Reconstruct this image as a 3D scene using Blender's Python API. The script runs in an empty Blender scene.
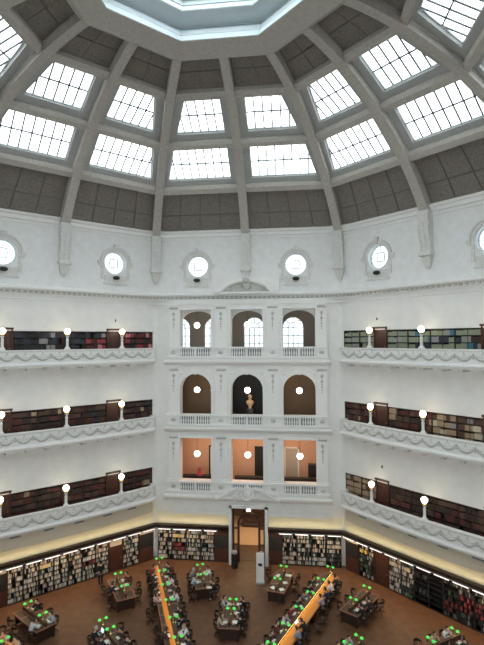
import bpy, bmesh, math, random
from mathutils import Matrix, Vector
random.seed(7)
PI = math.pi
SC = bpy.context.scene
COL = SC.collection
A = 17.375                       # apothem of the octagonal reading room, metres
T22 = math.tan(PI/8); K22 = 1/math.cos(PI/8)

# ------------------------------------------------------------------ materials
def mat(name, col, rough=.6, metal=0, noise=0, nscale=8, bump=0, emit=0, ecol=None, spec=None, coat=0):
    m = bpy.data.materials.new(name); m.use_nodes = True
    nt = m.node_tree; b = nt.nodes['Principled BSDF']
    b.inputs['Base Color'].default_value = (*col, 1)
    b.inputs['Roughness'].default_value = rough
    b.inputs['Metallic'].default_value = metal
    if spec is not None: b.inputs['Specular IOR Level'].default_value = spec
    if coat: b.inputs['Coat Weight'].default_value = coat
    if emit:
        b.inputs['Emission Color'].default_value = (*(ecol or col), 1)
        b.inputs['Emission Strength'].default_value = emit
    if noise or bump:
        tc = nt.nodes.new('ShaderNodeTexCoord'); n = nt.nodes.new('ShaderNodeTexNoise')
        n.inputs['Scale'].default_value = nscale; n.inputs['Detail'].default_value = 5
        nt.links.new(tc.outputs['Object'], n.inputs['Vector'])
        if noise:
            r = nt.nodes.new('ShaderNodeValToRGB')
            r.color_ramp.elements[0].position = .3; r.color_ramp.elements[1].position = .7
            r.color_ramp.elements[0].color = (*[max(0, c*(1-noise)) for c in col], 1)
            r.color_ramp.elements[1].color = (*[min(1, c*(1+noise)) for c in col], 1)
            nt.links.new(n.outputs['Fac'], r.inputs['Fac']); nt.links.new(r.outputs['Color'], b.inputs['Base Color'])
        if bump:
            bp = nt.nodes.new('ShaderNodeBump'); bp.inputs['Strength'].default_value = bump
            bp.inputs['Distance'].default_value = .02
            nt.links.new(n.outputs['Fac'], bp.inputs['Height']); nt.links.new(bp.outputs['Normal'], b.inputs['Normal'])
    return m

def glass_mat(name, tc=(.93, .96, .97)):
    m = bpy.data.materials.new(name); m.use_nodes = True; nt = m.node_tree
    nt.nodes.remove(nt.nodes['Principled BSDF']); out = nt.nodes['Material Output']
    t = nt.nodes.new('ShaderNodeBsdfTransparent'); t.inputs['Color'].default_value = (*tc, 1)
    g = nt.nodes.new('ShaderNodeBsdfGlossy'); g.inputs['Roughness'].default_value = .15
    x = nt.nodes.new('ShaderNodeMixShader'); x.inputs['Fac'].default_value = .04
    nt.links.new(t.outputs[0], x.inputs[1]); nt.links.new(g.outputs[0], x.inputs[2]); nt.links.new(x.outputs[0], out.inputs['Surface'])
    return m

def wood(name, c1, c2, rough=.4, scale=3):
    m = bpy.data.materials.new(name); m.use_nodes = True; nt = m.node_tree; b = nt.nodes['Principled BSDF']
    tc = nt.nodes.new('ShaderNodeTexCoord'); mp = nt.nodes.new('ShaderNodeMapping'); mp.inputs['Scale'].default_value = (scale*4, scale*4, scale*.5)
    n = nt.nodes.new('ShaderNodeTexNoise'); n.inputs['Scale'].default_value = 2; n.inputs['Detail'].default_value = 6
    r = nt.nodes.new('ShaderNodeValToRGB'); r.color_ramp.elements[0].position = .3; r.color_ramp.elements[1].position = .7
    r.color_ramp.elements[0].color = (*c1, 1); r.color_ramp.elements[1].color = (*c2, 1)
    nt.links.new(tc.outputs['Object'], mp.inputs['Vector']); nt.links.new(mp.outputs[0], n.inputs['Vector'])
    nt.links.new(n.outputs['Fac'], r.inputs['Fac']); nt.links.new(r.outputs['Color'], b.inputs['Base Color'])
    b.inputs['Roughness'].default_value = rough
    return m

M = {}
M['plaster'] = mat('plaster', (.76, .755, .73), .85, noise=.04, nscale=1.5, bump=.15)
M['attic'] = mat('attic plaster', (.74, .75, .735), .85, noise=.05, nscale=2, bump=.15)
M['relief'] = mat('moulded plaster', (.78, .78, .76), .7, noise=.08, nscale=14)
M['cream'] = mat('cove glow plaster', (.72, .67, .50), .85, noise=.03, nscale=2)  # warm uplight on the cove wall mixed into the plaster colour
M['fascia'] = mat('beige fascia', (.60, .54, .43), .85, noise=.03, nscale=2)
M['concrete'] = mat('painted concrete', (.44, .415, .375), .8, noise=.10, nscale=6, bump=.2)
M['surround'] = mat('grey window surround', (.40, .41, .40), .8, noise=.05, nscale=4)
M['coffer'] = mat('dark acoustic panel', (.20, .18, .155), .95, noise=.22, nscale=9, bump=.3)
M['groove'] = mat('dark panel joint', (.145, .13, .11), .95)
M['muntin'] = mat('window bar', (.10, .11, .115), .6)
M['winframe'] = mat('pale window frame', (.55, .60, .60), .5)
M['lantern'] = mat('lantern paint', (.54, .60, .62), .7, noise=.02, nscale=2)
M['line'] = mat('grey moulding line', (.22, .25, .26), .8)
M['glass'] = glass_mat('window glass')
M['lanternglass'] = glass_mat('obscured side glass', (.42, .45, .46))
M['topglass'] = glass_mat('lantern glass', (.80, .83, .84))
M['ornament'] = mat('shade-toned ornament', (.50, .495, .46), .8, noise=.12, nscale=12)  # darker than the plaster, puts relief shade into the carvings
M['carving'] = mat('shade-toned carved stone', (.65, .645, .615), .8, noise=.12, nscale=10)  # greyed colour supplies relief shading on hoods, consoles and brackets
M['dimglass'] = glass_mat('obscured dome glass', (.68, .70, .71))
M['floor'] = mat('cork floor', (.125, .058, .028), .5, noise=.25, nscale=2.2, bump=.05)
M['darkwood'] = wood('dark stained wood', (.022, .012, .008), (.045, .022, .014))
M['redwood'] = wood('red brown wood', (.045, .016, .010), (.072, .025, .014), .5)
M['deskwood'] = wood('desk wood', (.20, .08, .055), (.30, .13, .09), .5)
M['leather'] = mat('dark leather inlay', (.05, .028, .02), .5, noise=.2, nscale=14)
M['orange'] = wood('polished ledge with lamp glow', (.60, .22, .03), (.75, .32, .05), .35)  # lamp glow on the polished ledge put into its orange colour
M['void'] = mat('void darkness', (.012, .012, .013), .7)
M['black'] = mat('black metal', (.012, .012, .013), .45)
M['brass'] = mat('brass', (.55, .40, .16), .35, metal=1)
M['white'] = mat('white paint', (.78, .78, .75), .5)
M['globe'] = mat('globe opal glass', (1, .95, .85), .3, emit=7, ecol=(1, .86, .62))
M['pendant'] = mat('pendant opal glass', (1, .96, .88), .3, emit=5, ecol=(1, .95, .86))
M['strip'] = mat('fluorescent strip', (1, .95, .9), .3, emit=.95, ecol=(1, .84, .76))
M['cove'] = mat('cove lamp', (1, .85, .6), .3, emit=5, ecol=(1, .78, .42))
M['reading'] = mat('added warm strip', (1, .8, .5), .3, emit=5, ecol=(1, .62, .20))  # unseen strip added under the desk spine to warm the ledge
M['shade'] = mat('green glass shade', (.03, .32, .07), .3, emit=.5, ecol=(.12, 1, .14))
M['bulb'] = mat('bulb', (1, 1, .8), .3, emit=20, ecol=(1, .95, .7))
M['exit'] = mat('lit sign face', (1, 1, .95), .3, emit=4, ecol=(.95, 1, .92))
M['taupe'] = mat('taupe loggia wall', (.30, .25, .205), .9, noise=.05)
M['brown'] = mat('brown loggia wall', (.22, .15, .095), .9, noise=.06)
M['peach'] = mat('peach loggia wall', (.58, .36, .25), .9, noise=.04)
M['roomfloor'] = mat('loggia floor', (.10, .06, .04), .6, noise=.1)
M['paper'] = mat('paper', (.85, .84, .80), .7)
M['laptop'] = mat('silver laptop', (.42, .43, .45), .35, metal=.6)
M['screen'] = mat('laptop screen', (.3, .4, .6), .3, emit=.8, ecol=(.7, .85, 1))
M['gold'] = mat('gilded bronze', (.80, .50, .26), .4, metal=.15)
M['grey'] = mat('grey metal', (.35, .36, .37), .5)
M['redobj'] = mat('red cloth', (.45, .05, .07), .8)
M['carpetlight'] = mat('pale stone floor', (.62, .42, .28), .4, noise=.06)
SKIN = [mat('skin fair', (.62, .40, .30), .55), mat('skin tan', (.48, .29, .20), .55), mat('skin brown', (.26, .14, .09), .55)]
HAIR = {'black': mat('black hair', (.012, .010, .010), .5), 'brown': mat('brown hair', (.05, .028, .016), .5),
        'grey': mat('grey hair', (.42, .41, .40), .6), 'fair': mat('fair hair', (.35, .23, .11), .6)}
CL = {k: mat(k + ' cloth', v, .9, noise=.08, nscale=20) for k, v in {
    'white': (.74, .74, .76), 'black': (.014, .014, .017), 'grey': (.22, .22, .23), 'pink': (.62, .42, .42), 'pale blue': (.38, .46, .56),
    'navy': (.03, .04, .10), 'red': (.28, .05, .05), 'beige': (.52, .42, .32), 'grey blue': (.24, .29, .38), 'maroon': (.13, .03, .035),
    'charcoal': (.04, .04, .045), 'dark green': (.03, .05, .035), 'lilac': (.36, .30, .38), 'dark brown': (.06, .035, .022), 'pale grey': (.48, .50, .52)}.items()}

# ------------------------------------------------------------------ mesh builder
class MB:
    def __init__(s): s.v = []; s.f = []; s.mi = []; s.X = None; s.m = 0
    def add(s, vs, fs):
        b = len(s.v)
        if s.X is not None: vs = [tuple(s.X @ Vector(p)) for p in vs]
        s.v += [tuple(p) for p in vs]
        for f in fs: s.f.append([b+i for i in f]); s.mi.append(s.m)
    def box(s, x0, x1, y0, y1, z0, z1):
        s.add([(x0,y0,z0),(x1,y0,z0),(x1,y1,z0),(x0,y1,z0),(x0,y0,z1),(x1,y0,z1),(x1,y1,z1),(x0,y1,z1)],
              [(0,3,2,1),(4,5,6,7),(0,1,5,4),(1,2,6,5),(2,3,7,6),(3,0,4,7)])
    def hexa(s, lo, hi):      # two quads, bottom and top
        s.add(list(lo)+list(hi), [(0,3,2,1),(4,5,6,7),(0,1,5,4),(1,2,6,5),(2,3,7,6),(3,0,4,7)])
    def rings(s, R, closed=False, caps=True):
        n = len(R[0]); vs = [p for r in R for p in r]; fs = []
        k = len(R)
        for i in range(k if closed else k-1):
            a = i*n; b = ((i+1) % k)*n
            for j in range(n): fs.append((a+j, a+(j+1) % n, b+(j+1) % n, b+j))
        if caps and not closed: fs += [tuple(range(n))[::-1], tuple((k-1)*n+j for j in range(n))]
        s.add(vs, fs)
    def lathe(s, prof, n=12, c=(0,0,0)):
        s.rings([[(c[0]+r*math.cos(2*PI*j/n), c[1]+r*math.sin(2*PI*j/n), c[2]+z) for j in range(n)] for r, z in prof])
    def ball(s, c, r, n=12, k=8, sc=(1,1,1)):
        s.rings([[(c[0]+sc[0]*r*math.sin(PI*i/k)*math.cos(2*PI*j/n), c[1]+sc[1]*r*math.sin(PI*i/k)*math.sin(2*PI*j/n), c[2]-sc[2]*r*math.cos(PI*i/k)) for j in range(n)]
                 for i in range(k+1)][0:k+1] if False else
                [[(c[0]+sc[0]*r*math.sin(max(.02, min(PI-.02, PI*i/k)))*math.cos(2*PI*j/n), c[1]+sc[1]*r*math.sin(max(.02, min(PI-.02, PI*i/k)))*math.sin(2*PI*j/n), c[2]-sc[2]*r*math.cos(PI*i/k)) for j in range(n)] for i in range(k+1)])
    def tube(s, pts, r, n=6):
        pts = [Vector(p) for p in pts]; R = []
        for i, p in enumerate(pts):
            d = (pts[min(i+1, len(pts)-1)]-pts[max(i-1, 0)]).normalized()
            up = Vector((0,0,1)) if abs(d.z) < .9 else Vector((1,0,0))
            a = d.cross(up).normalized(); b = a.cross(d)
            rr = r[i] if isinstance(r, (list, tuple)) else r
            R.append([p+a*rr*math.cos(2*PI*j/n)+b*rr*math.sin(2*PI*j/n) for j in range(n)])
        s.rings(R)
    def build(s, name, mats, parent=None, X=None, smooth=False, **kw):
        me = bpy.data.meshes.new(name); me.from_pydata(s.v, [], s.f); me.validate()
        if not isinstance(mats, (list, tuple)): mats = [mats]
        for m in mats: me.materials.append(m)
        if len(mats) > 1 and len(me.polygons) == len(s.mi):
            me.polygons.foreach_set('material_index', s.mi)
        bm = bmesh.new(); bm.from_mesh(me); bmesh.ops.recalc_face_normals(bm, faces=bm.faces); bm.to_mesh(me); bm.free()
        if smooth: me.polygons.foreach_set('use_smooth', [True]*len(me.polygons))
        me.update()
        return put(name, me, parent, X, **kw)

def put(name, me, parent=None, X=None, label=None, cat=None, group=None, kind=None):
    o = bpy.data.objects.new(name, me); COL.objects.link(o)
    if parent is not None: o.parent = parent
    if X is not None: o.matrix_local = X
    tag(o, label, cat, group, kind)
    return o
def tag(o, label=None, cat=None, group=None, kind=None):
    if label:
        n = len(label.split()); assert 4 <= n <= 16, label
        o['label'] = label
    if cat: o['category'] = cat
    if group: o['group'] = group
    if kind: o['kind'] = kind
    return o
def thing(name, label, cat, X=None, group=None, kind=None):
    return put(name, None, None, X, label, cat, group, kind)
def face_m(a, t=0, y=0, z=0, rz=0):          # frame of a wall face: x to the right as seen from inside, y outward, z up
    n = Vector((math.cos(math.radians(a)), math.sin(math.radians(a)), 0))
    return Matrix.Translation(n*A) @ Matrix.Rotation(math.radians(a-90), 4, 'Z') @ Matrix.Translation((t, y, z)) @ Matrix.Rotation(rz, 4, 'Z')
def T(x, y, z, rz=0): return Matrix.Translation((x, y, z)) @ Matrix.Rotation(rz, 4, 'Z')
def copy_tree(root, X, label=None, cat=None, group=None):
    r = root.copy(); COL.objects.link(r); r.matrix_world = X
    for k in ('label', 'category', 'group'):
        if k in r: del r[k]
    tag(r, label, cat, group)
    for ch in root.children:
        c = ch.copy(); COL.objects.link(c); c.parent = r; c.matrix_local = ch.matrix_local.copy()
        for g in ch.children:
            d = g.copy(); COL.objects.link(d); d.parent = c; d.matrix_local = g.matrix_local.copy()
    return r
WORDS = ['first', 'second', 'third', 'fourth', 'fifth', 'sixth', 'seventh', 'eighth', 'ninth', 'tenth', 'eleventh', 'twelfth', 'thirteenth', 'fourteenth']

# ------------------------------------------------------------------ camera
cy_, cp_, cr_ = math.radians(6.695), math.radians(2.08), math.radians(-.257)
fw = Vector((-math.sin(cy_)*math.cos(cp_), math.cos(cy_)*math.cos(cp_), math.sin(cp_)))
rt = Vector((math.cos(cy_), math.sin(cy_), 0)); up = rt.cross(fw)
r2 = rt*math.cos(cr_)+up*math.sin(cr_); u2 = -rt*math.sin(cr_)+up*math.cos(cr_)
CAM = Vector((3.956, -19.094, 16.951)); FPX = 475.352
cam = bpy.data.cameras.new('camera'); cam.sensor_fit = 'VERTICAL'; cam.sensor_height = 36; cam.lens = 36*FPX/645
cam.clip_end = 300; cam.clip_start = .05
co = bpy.data.objects.new('camera', cam); COL.objects.link(co); SC.camera = co
mw = Matrix((r2, u2, -fw)).transposed().to_4x4(); mw.translation = CAM; co.matrix_world = mw
def project(p):
    d = p-CAM; z = d.dot(fw)
    if z < .1: return None
    return 242+FPX*d.dot(r2)/z, 322.5-FPX*d.dot(u2)/z, z

# ------------------------------------------------------------------ wall helpers
def grid_wall(mb, t0, t1, z0, z1, holes, y0, y1):
    ts = sorted({t0, t1, *[h[0] for h in holes], *[h[1] for h in holes]}); zs = sorted({z0, z1, *[h[2] for h in holes], *[h[3] for h in holes]})
    for j in range(len(zs)-1):
        run = None
        for i in range(len(ts)-1):
            tc = (ts[i]+ts[i+1])/2; zc = (zs[j]+zs[j+1])/2
            inside = any(h[0] < tc < h[1] and h[2] < zc < h[3] for h in holes)
            if not inside:
                if run is None: run = ts[i]
            if inside or i == len(ts)-2:
                end = ts[i] if inside else ts[i+1]
                if run is not None: mb.box(run, end, y0, y1, zs[j], zs[j+1]); run = None
def plate_hole(mb, outer, inner, y0, y1):     # outer and inner: equal-length closed (x,z) loops
    n = len(outer)
    R = [[(p[0], y0, p[1]) for p in outer], [(p[0], y0, p[1]) for p in inner], [(p[0], y1, p[1]) for p in inner], [(p[0], y1, p[1]) for p in outer]]
    vs = [p for r in R for p in r]; fs = []
    for a, b in ((0,1),(1,2),(2,3),(3,0)):
        for j in range(n): fs.append((a*n+j, a*n+(j+1) % n, b*n+(j+1) % n, b*n+j))
    mb.add(vs, fs)
def circ_square(cx, cz, r, h, n=32):
    o, i = [], []
    for j in range(n):
        a = 2*PI*j/n; c, s = math.cos(a), math.sin(a); k = h/max(abs(c), abs(s))
        o.append((cx+c*k, cz+s*k)); i.append((cx+c*r, cz+s*r))
    return o, i
def arch_top(mb, cx, hw, zs, ztop, y0, y1, rise=None, n=14):   # fills between an arch curve and a flat top
    rise = hw if rise is None else rise
    P = [(cx-hw*math.cos(PI*i/n), zs+rise*math.sin(PI*i/n)) for i in range(n+1)]
    for (xa, za), (xb, zb) in zip(P, P[1:]):
        mb.hexa([(xa,y0,za),(xb,y0,zb),(xb,y1,zb),(xa,y1,za)], [(xa,y0,ztop),(xb,y0,ztop),(xb,y1,ztop),(xa,y1,ztop)])
def arch_band(mb, cx, zs, r0, r1, y0, y1, a0=0, a1=PI, n=16, rise=1):
    R = []
    for i in range(n+1):
        a = a0+(a1-a0)*i/n; c, s = math.cos(a), math.sin(a)*rise
        R.append([(cx+r0*c, y0, zs+r0*s), (cx+r1*c, y0, zs+r1*s), (cx+r1*c, y1, zs+r1*s), (cx+r0*c, y1, zs+r0*s)])
    mb.rings(R)

FACES = {90: 'front', 135: 'front_left', 45: 'front_right', 180: 'left', 0: 'right', 225: 'back_left', 315: 'back_right', 270: 'back'}
ZR = {3: 5.85, 2: 11.10, 1: 16.35}       # gallery rail tops, lowest gallery = 3
BK = {3: 7.08, 2: 12.34, 1: 17.60}
def attic_wall(mb):
    for s in (-1, 1):
        o, i = circ_square(3.84*s, 22.74, .84, 1.2); plate_hole(mb, o, i, 0, .55)
    grid_wall(mb, -7.2, 7.2, 20.1, 24.95, [(3.84*s-1.2, 3.84*s+1.2, 21.54, 23.94) for s in (-1, 1)], 0, .55)
for a in (135, 45):
    mb = MB()
    grid_wall(mb, -7.2, 7.2, 2.62, 20.1, [(-6.96, 6.96, ZR[k]-1.0, BK[k]) for k in ZR], 0, .46)
    grid_wall(mb, -7.37, 7.37, 0, 2.8, [], .42, .9)
    mb.box(-7.05, 7.05, .46, .6, 4.5, 18)
    w = mb.build('wall_'+FACES[a], M['plaster'], None, face_m(a), kind='structure')
    mb = MB(); attic_wall(mb); mb.build('attic_panel', M['attic'], w)
    mb = MB(); mb.box(-7.1, 7.1, -.012, .1, 2.66, 4.2); mb.build('cove_glow_panel', M['cream'], w)
for a in (180, 0, 225, 315):
    mb = MB(); grid_wall(mb, -7.3, 7.3, 0, 20.1, [], 0, .4); w = mb.build('wall_'+FACES[a], M['plaster'], None, face_m(a), kind='structure')
    mb = MB(); attic_wall(mb); mb.build('attic_panel', M['attic'], w)
LEV = [(4.85, 9.3), (10.1, 14.5), (15.35, 19.6)]
def fill_window_wall(name, a):  # unseen back wall, windows added to throw daylight on the front walls
    mb = MB(); grid_wall(mb, -7.3, 7.3, 0, 20.1, [(-5.6, 5.6, z0, z1) for z0, z1 in LEV], 0, .4)
    for z0, z1 in LEV:
        mb.box(-5.9, 5.9, .4, 5, z0-.3, z0); mb.box(-5.9, 5.9, .4, 5, z1, z1+.3); mb.box(-5.9, -5.6, .4, 5, z0, z1); mb.box(5.6, 5.9, .4, 5, z0, z1)
        grid_wall(mb, -5.9, 5.9, z0-.3, z1+.3, [(-5.3+2.7*i, -5.3+2.7*i+2.4, z0+.5, z1-.3) for i in range(4)], 5, 5.3)
    w = mb.build(name, M['plaster'], None, face_m(a), kind='structure')
    for z0, z1 in LEV:
        for i in range(4):
            mb = MB(); mb.box(-5.3+2.7*i, -5.3+2.7*i+2.4, 5.1, 5.12, z0+.5, z1-.3); mb.build('glass_pane', M['glass'], w)
    return w
w = fill_window_wall('wall_back', 270)
mb = MB(); attic_wall(mb); mb.build('attic_panel', M['attic'], w)

# corner fillets of the wall, curved in plan
for k in range(8):
    ca = math.radians(22.5+45*k); mb = MB(); R = .55; rc = A*K22 - R*K22
    arc = [(rc*math.cos(ca)+R*math.cos(ca+b), rc*math.sin(ca)+R*math.sin(ca+b)) for b in [math.radians(-22.5+5.625*i) for i in range(9)]]
    out = [(p[0]*1.0+.3*math.cos(ca), p[1]+.3*math.sin(ca)) for p in arc]
    for zz0, zz1 in ((4.25, 20.1), (20.1, 24.9)):
        mb.rings([[(p[0], p[1], zz0), (p[0], p[1], zz1), (q[0], q[1], zz1), (q[0], q[1], zz0)] for p, q in zip(arc, out)])
    mb.build('trim_corner', M['plaster'], None, None, kind='structure')

# entablatures swept round the octagon with rounded corners
def oct_path(R, n=8):
    P = []
    for k in range(8):
        ca = math.radians(22.5+45*k); rc = (A-R)*K22
        for i in range(n+1):
            b = ca+math.radians(-22.5+45*i/n)
            P.append((rc*math.cos(ca), rc*math.sin(ca), math.cos(b), math.sin(b), R))
    return P
def sweep_oct(mb, prof, R):
    mb.rings([[(cx+(r-d)*c, cy+(r-d)*s, z) for d, z in prof] for cx, cy, c, s, r in oct_path(R)], closed=True)
mb = MB()
sweep_oct(mb, [(-.3,20.02),(.06,20.02),(.06,20.14),(.16,20.16),(.16,20.28),(.34,20.32),(.42,20.40),(.42,20.48),(.30,20.52),(.16,20.66),(-.3,20.70)], 3)
e1 = mb.build('trim_entablature', M['relief'], None, None, kind='structure')
mb = MB(); P = oct_path(3)
pts = [(cx+(r-.16)*c, cy+(r-.16)*s, c, s) for cx, cy, c, s, r in P]
for i in range(len(pts)):
    x0, y0, _, _ = pts[i]; x1, y1, _, _ = pts[(i+1) % len(pts)]; L = math.hypot(x1-x0, y1-y0)
    if y0 < -8 or L < .1: continue
    n = max(1, int(L/.36)); dx, dy = (x1-x0)/L, (y1-y0)/L
    for j in range(n):
        s = (j+.5)/n; mb.X = Matrix.Translation((x0+(x1-x0)*s, y0+(y1-y0)*s, 20.22)) @ Matrix.Rotation(math.atan2(dy, dx), 4, 'Z')
        mb.box(-.09, .09, -.02, .12, -.06, .06)
mb.X = None
mb.build('dentil_course', M['ornament'], e1)
mb = MB(); sweep_oct(mb, [(-.2,19.72),(.035,19.72),(.05,19.76),(.035,19.80),(-.2,19.80)], 3); mb.build('string_course', M['relief'], e1)
mb = MB()
sweep_oct(mb, [(-.35,24.78),(.05,24.80),(.08,24.98),(.18,25.02),(.20,25.26),(.32,25.30),(.36,25.36),(.36,25.44),(.20,25.50),(.10,25.58),(-.35,25.60)], 3)
mb.build('trim_dome_cornice', M['relief'], None, None, kind='structure')

# ------------------------------------------------------------------ dome
DCX, DCZ, DR = 5.375, 19.94, 12.587
def dp(th, off=0, k=1.0):
    t = math.radians(th); off -= .50*max(0, math.sin(PI*(th-24)/62)); return (DCX+(DR+off)*math.cos(t))*k, DCZ+(DR+off)*math.sin(t)
for i in range(16):
    a = 22.5*i; k = 1.0 if i % 2 == 0 else K22
    mb = MB(); R = []
    for th in [21+66*j/26 for j in range(27)]:
        r0, z0 = dp(th, 0, k); r1, z1 = dp(th, .72, k); w = .31-.06*(th-21)/64
        R.append([(-w, r0-A, z0), (w, r0-A, z0), (w, r1-A, z1), (-w, r1-A, z1)])
    mb.rings(R)
    rib = mb.build('ceiling_rib', M['concrete'], None, face_m(a), kind='structure')
    # console bracket below the rib
    base = 0 if k == 1 else (A*K22-A)-.11
    mb = MB(); mb.box(-.34, .34, base-.62, base+.3, 24.32, 25.0); mb.box(-.40, .40, base-.66, base+.3, 24.98, 25.08); mb.box(-.38, .38, base-.56, base+.3, 24.14, 24.34)
    mb.box(-.2, .2, base-.65, base-.6, 24.46, 24.86)
    prof = [(.58,24.2),(.60,23.9),(.55,23.6),(.42,23.2),(.34,22.9),(.31,22.6),(.36,22.42)]
    mb.rings([[(-.30, base-d, z), (.30, base-d, z), (.30, base+.2, z), (-.30, base+.2, z)] for d, z in prof])
    for s in (-.3, 0, .3): mb.rings([[(s-.05, base-d-.05, z), (s+.05, base-d-.05, z), (s+.05, base, z), (s-.05, base, z)] for d, z in prof])
    mb.box(-.42, .42, base-.52, base+.2, 22.24, 22.46)
    dr = [(.32,.36,22.26),(.30,.32,22.0),(.25,.24,21.75),(.17,.15,21.5),(.07,.08,21.40)]
    mb.rings([[(-w_, base-d, z), (w_, base-d, z), (w_, base+.2, z), (-w_, base+.2, z)] for w_, d, z in dr])
    for (x_, z_) in ((-.15,22.12),(.15,22.12),(0,21.95),(0,21.6)): mb.ball((x_, base-.30+(22.12-z_)*.3, z_), .10, 6, 4)
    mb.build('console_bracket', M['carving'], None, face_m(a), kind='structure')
WIN = []       # dome windows: theta range, t inner, t outer bottom, t outer top
def bay_pt(a, t, th, off): r, z = dp(th, off); return (t, r-A, z)
def tmax(th, off, w=.30): return dp(th, off)[0]*T22-w
wn = 0
for a in range(0, 360, 45):
    for s in (-1, 1):
        X = face_m(a); mb = MB()
        def patch(t0a, t1a, t0b, t1b, tha, thb, off, th_=.06, mbx=None):
            mbx = mbx or mb
            lo = [bay_pt(a, s*t0a, tha, off), bay_pt(a, s*t1a, tha, off), bay_pt(a, s*t1b, thb, off), bay_pt(a, s*t0b, thb, off)]
            hi = [bay_pt(a, s*t0a, tha, off+th_), bay_pt(a, s*t1a, tha, off+th_), bay_pt(a, s*t1b, thb, off+th_), bay_pt(a, s*t0b, thb, off+th_)]
            mbx.hexa(lo, hi)
        # dark backing skins and raised coffer panels
        for th0, th1, rows, cols in ((22, 39.5, 2, 4), (73, 86, 2, 2)):
            mb.m = 1; n = 4
            for j in range(n):
                ta, tb = th0+(th1-th0)*j/n, th0+(th1-th0)*(j+1)/n
                patch(.1, tmax(ta, .6, .02), .1, tmax(tb, .6, .02), ta, tb, .60)
            mb.m = 0
            for rr in range(rows):
                ta, tb = th0+(th1-th0)*rr/rows+.15, th0+(th1-th0)*(rr+1)/rows-.15
                for cc in range(cols):
                    f = lambda q, th: .3+(tmax(th, .54)-.3)*q
                    g0, g1 = cc/cols, (cc+1)/cols; e = .006
                    tm = (ta+tb)/2
                    patch(f(g0+e, ta), f(g1-e, ta), f(g0+e, tm), f(g1-e, tm), ta, tm, .54)
                    patch(f(g0+e, tm), f(g1-e, tm), f(g0+e, tb), f(g1-e, tb), tm, tb, .54)
        bay = mb.build('ceiling_bay', [M['coffer'], M['groove']], None, X, kind='structure')
        # window zone surround
        for th0, th1, wa, wb, ti, tob, tot, cols in ((39.5, 56.2, 43.2, 54.0, .74, 5.40, 4.60, .58), (56.1, 73.1, 59.3, 70.8, .74, 4.06, 3.05, .56)):
            mbs = MB()
            patch(.25, tmax(th0, .5), .25, tmax(wa, .5), th0, wa, .48, .07, mbs)
            patch(.25, tmax(wb, .5), .25, tmax(th1, .5), wb, th1, .48, .07, mbs)
            patch(.25, ti, .25, ti, wa, wb, .48, .07, mbs)
            patch(tob, tmax(wa, .5), tot, tmax(wb, .5), wa, wb, .48, .07, mbs)
            # reveals going out to the glass
            def q(t, th, off): return Vector(bay_pt(a, s*t, th, off))
            cor = [(ti, wa), (tob, wa), (tot, wb), (ti, wb)]
            for i in range(4):
                (t0_, h0), (t1_, h1) = cor[i], cor[(i+1) % 4]
                cxm, chm = 2.8, (wa+wb)/2
                def outw(t, h, e=.06): return (t+(e if t > cxm else -e), h+(.3 if h > chm else -.3))
                (u0, g0), (u1, g1) = outw(t0_, h0), outw(t1_, h1)
                mbs.hexa([q(t0_, h0, .48), q(t1_, h1, .48), q(u1, g1, .48), q(u0, g0, .48)], [q(t0_, h0, .80), q(t1_, h1, .80), q(u1, g1, .80), q(u0, g0, .80)])
            mbs.build('window_surround', M['surround'], bay)
            wn += 1
            mbf = MB()
            for i in range(4):
                (t0_, h0), (t1_, h1) = cor[i], cor[(i+1) % 4]
                e = .07; inn = lambda t, h: (t-(e if t > 2.8 else -e)*1.0, h-(.35 if h > (wa+wb)/2 else -.35))
                (u0, g0), (u1, g1) = inn(t0_, h0), inn(t1_, h1)
                mbf.hexa([q(t0_, h0, .66), q(t1_, h1, .66), q(u1, g1, .66), q(u0, g0, .66)], [q(t0_, h0, .76), q(t1_, h1, .76), q(u1, g1, .76), q(u0, g0, .76)])
            win = mbf.build('window_%d' % wn, M['winframe'], None, X, kind='structure')
            mbm = MB(); b = .042
            B0, B1 = q(ti, wa, .69), q(ti, wb, .69)
            up_ = (B1-B0); ht = up_.length
            def P2(t, v, d=0):   # v 0..1 up the window plane
                p = B0+up_*v; nrm = Vector((0, up_.z, -up_.y)).normalized(); return Vector((s*t, p.y, p.z))+nrm*d
            n = int(tob/cols)+1; t = ti+cols
            while t < tob-.12:
                vt = 1.0 if t <= tot else (tob-t)/(tob-tot)
                mbm.hexa([P2(t-b, 0), P2(t+b, 0), P2(t+b, 0, .05), P2(t-b, 0, .05)], [P2(t-b, vt), P2(t+b, vt), P2(t+b, vt, .05), P2(t-b, vt, .05)]); t += cols
            tm_ = (tob+tot)/2; vb = b/ht
            mbm.hexa([P2(ti, .5-vb), P2(tm_, .5-vb), P2(tm_, .5-vb, .05), P2(ti, .5-vb, .05)], [P2(ti, .5+vb), P2(tm_, .5+vb), P2(tm_, .5+vb, .05), P2(ti, .5+vb, .05)])
            mbm.build('glazing_bars', M['muntin'], win)
            mbg = MB(); mbg.hexa([P2(ti, 0, .02), P2(tob, 0, .02), P2(tot, 1, .02), P2(ti, 1, .02)], [P2(ti, 0, .032), P2(tob, 0, .032), P2(tot, 1, .032), P2(ti, 1, .032)])
            mbg.build('glass_pane', M['dimglass'], win)
            cc = sum((Vector(q(*c_, 1.0)) for c_ in cor), Vector())/4
            WIN.append((X, cc, (tob+tot)/2-ti, ht, (wa+wb)/2, s))
        for th0, th1 in ((38.9, 41.5), (55.0, 57.4), (71.9, 73.9)):
            mbp = MB(); pr = []
            for th, off in ((th0, .12), (th1-.9, .12), (th1, .26), (th1, .62), (th0, .62)):
                r_, z_ = dp(th, off); pr.append((r_, z_))
            mbp.rings([[(s*(.1 if e == 0 else r_*T22-.1), r_-A, z_) for r_, z_ in pr] for e in (0, 1)])
            mbp.build('purlin', M['concrete'], bay)
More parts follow.
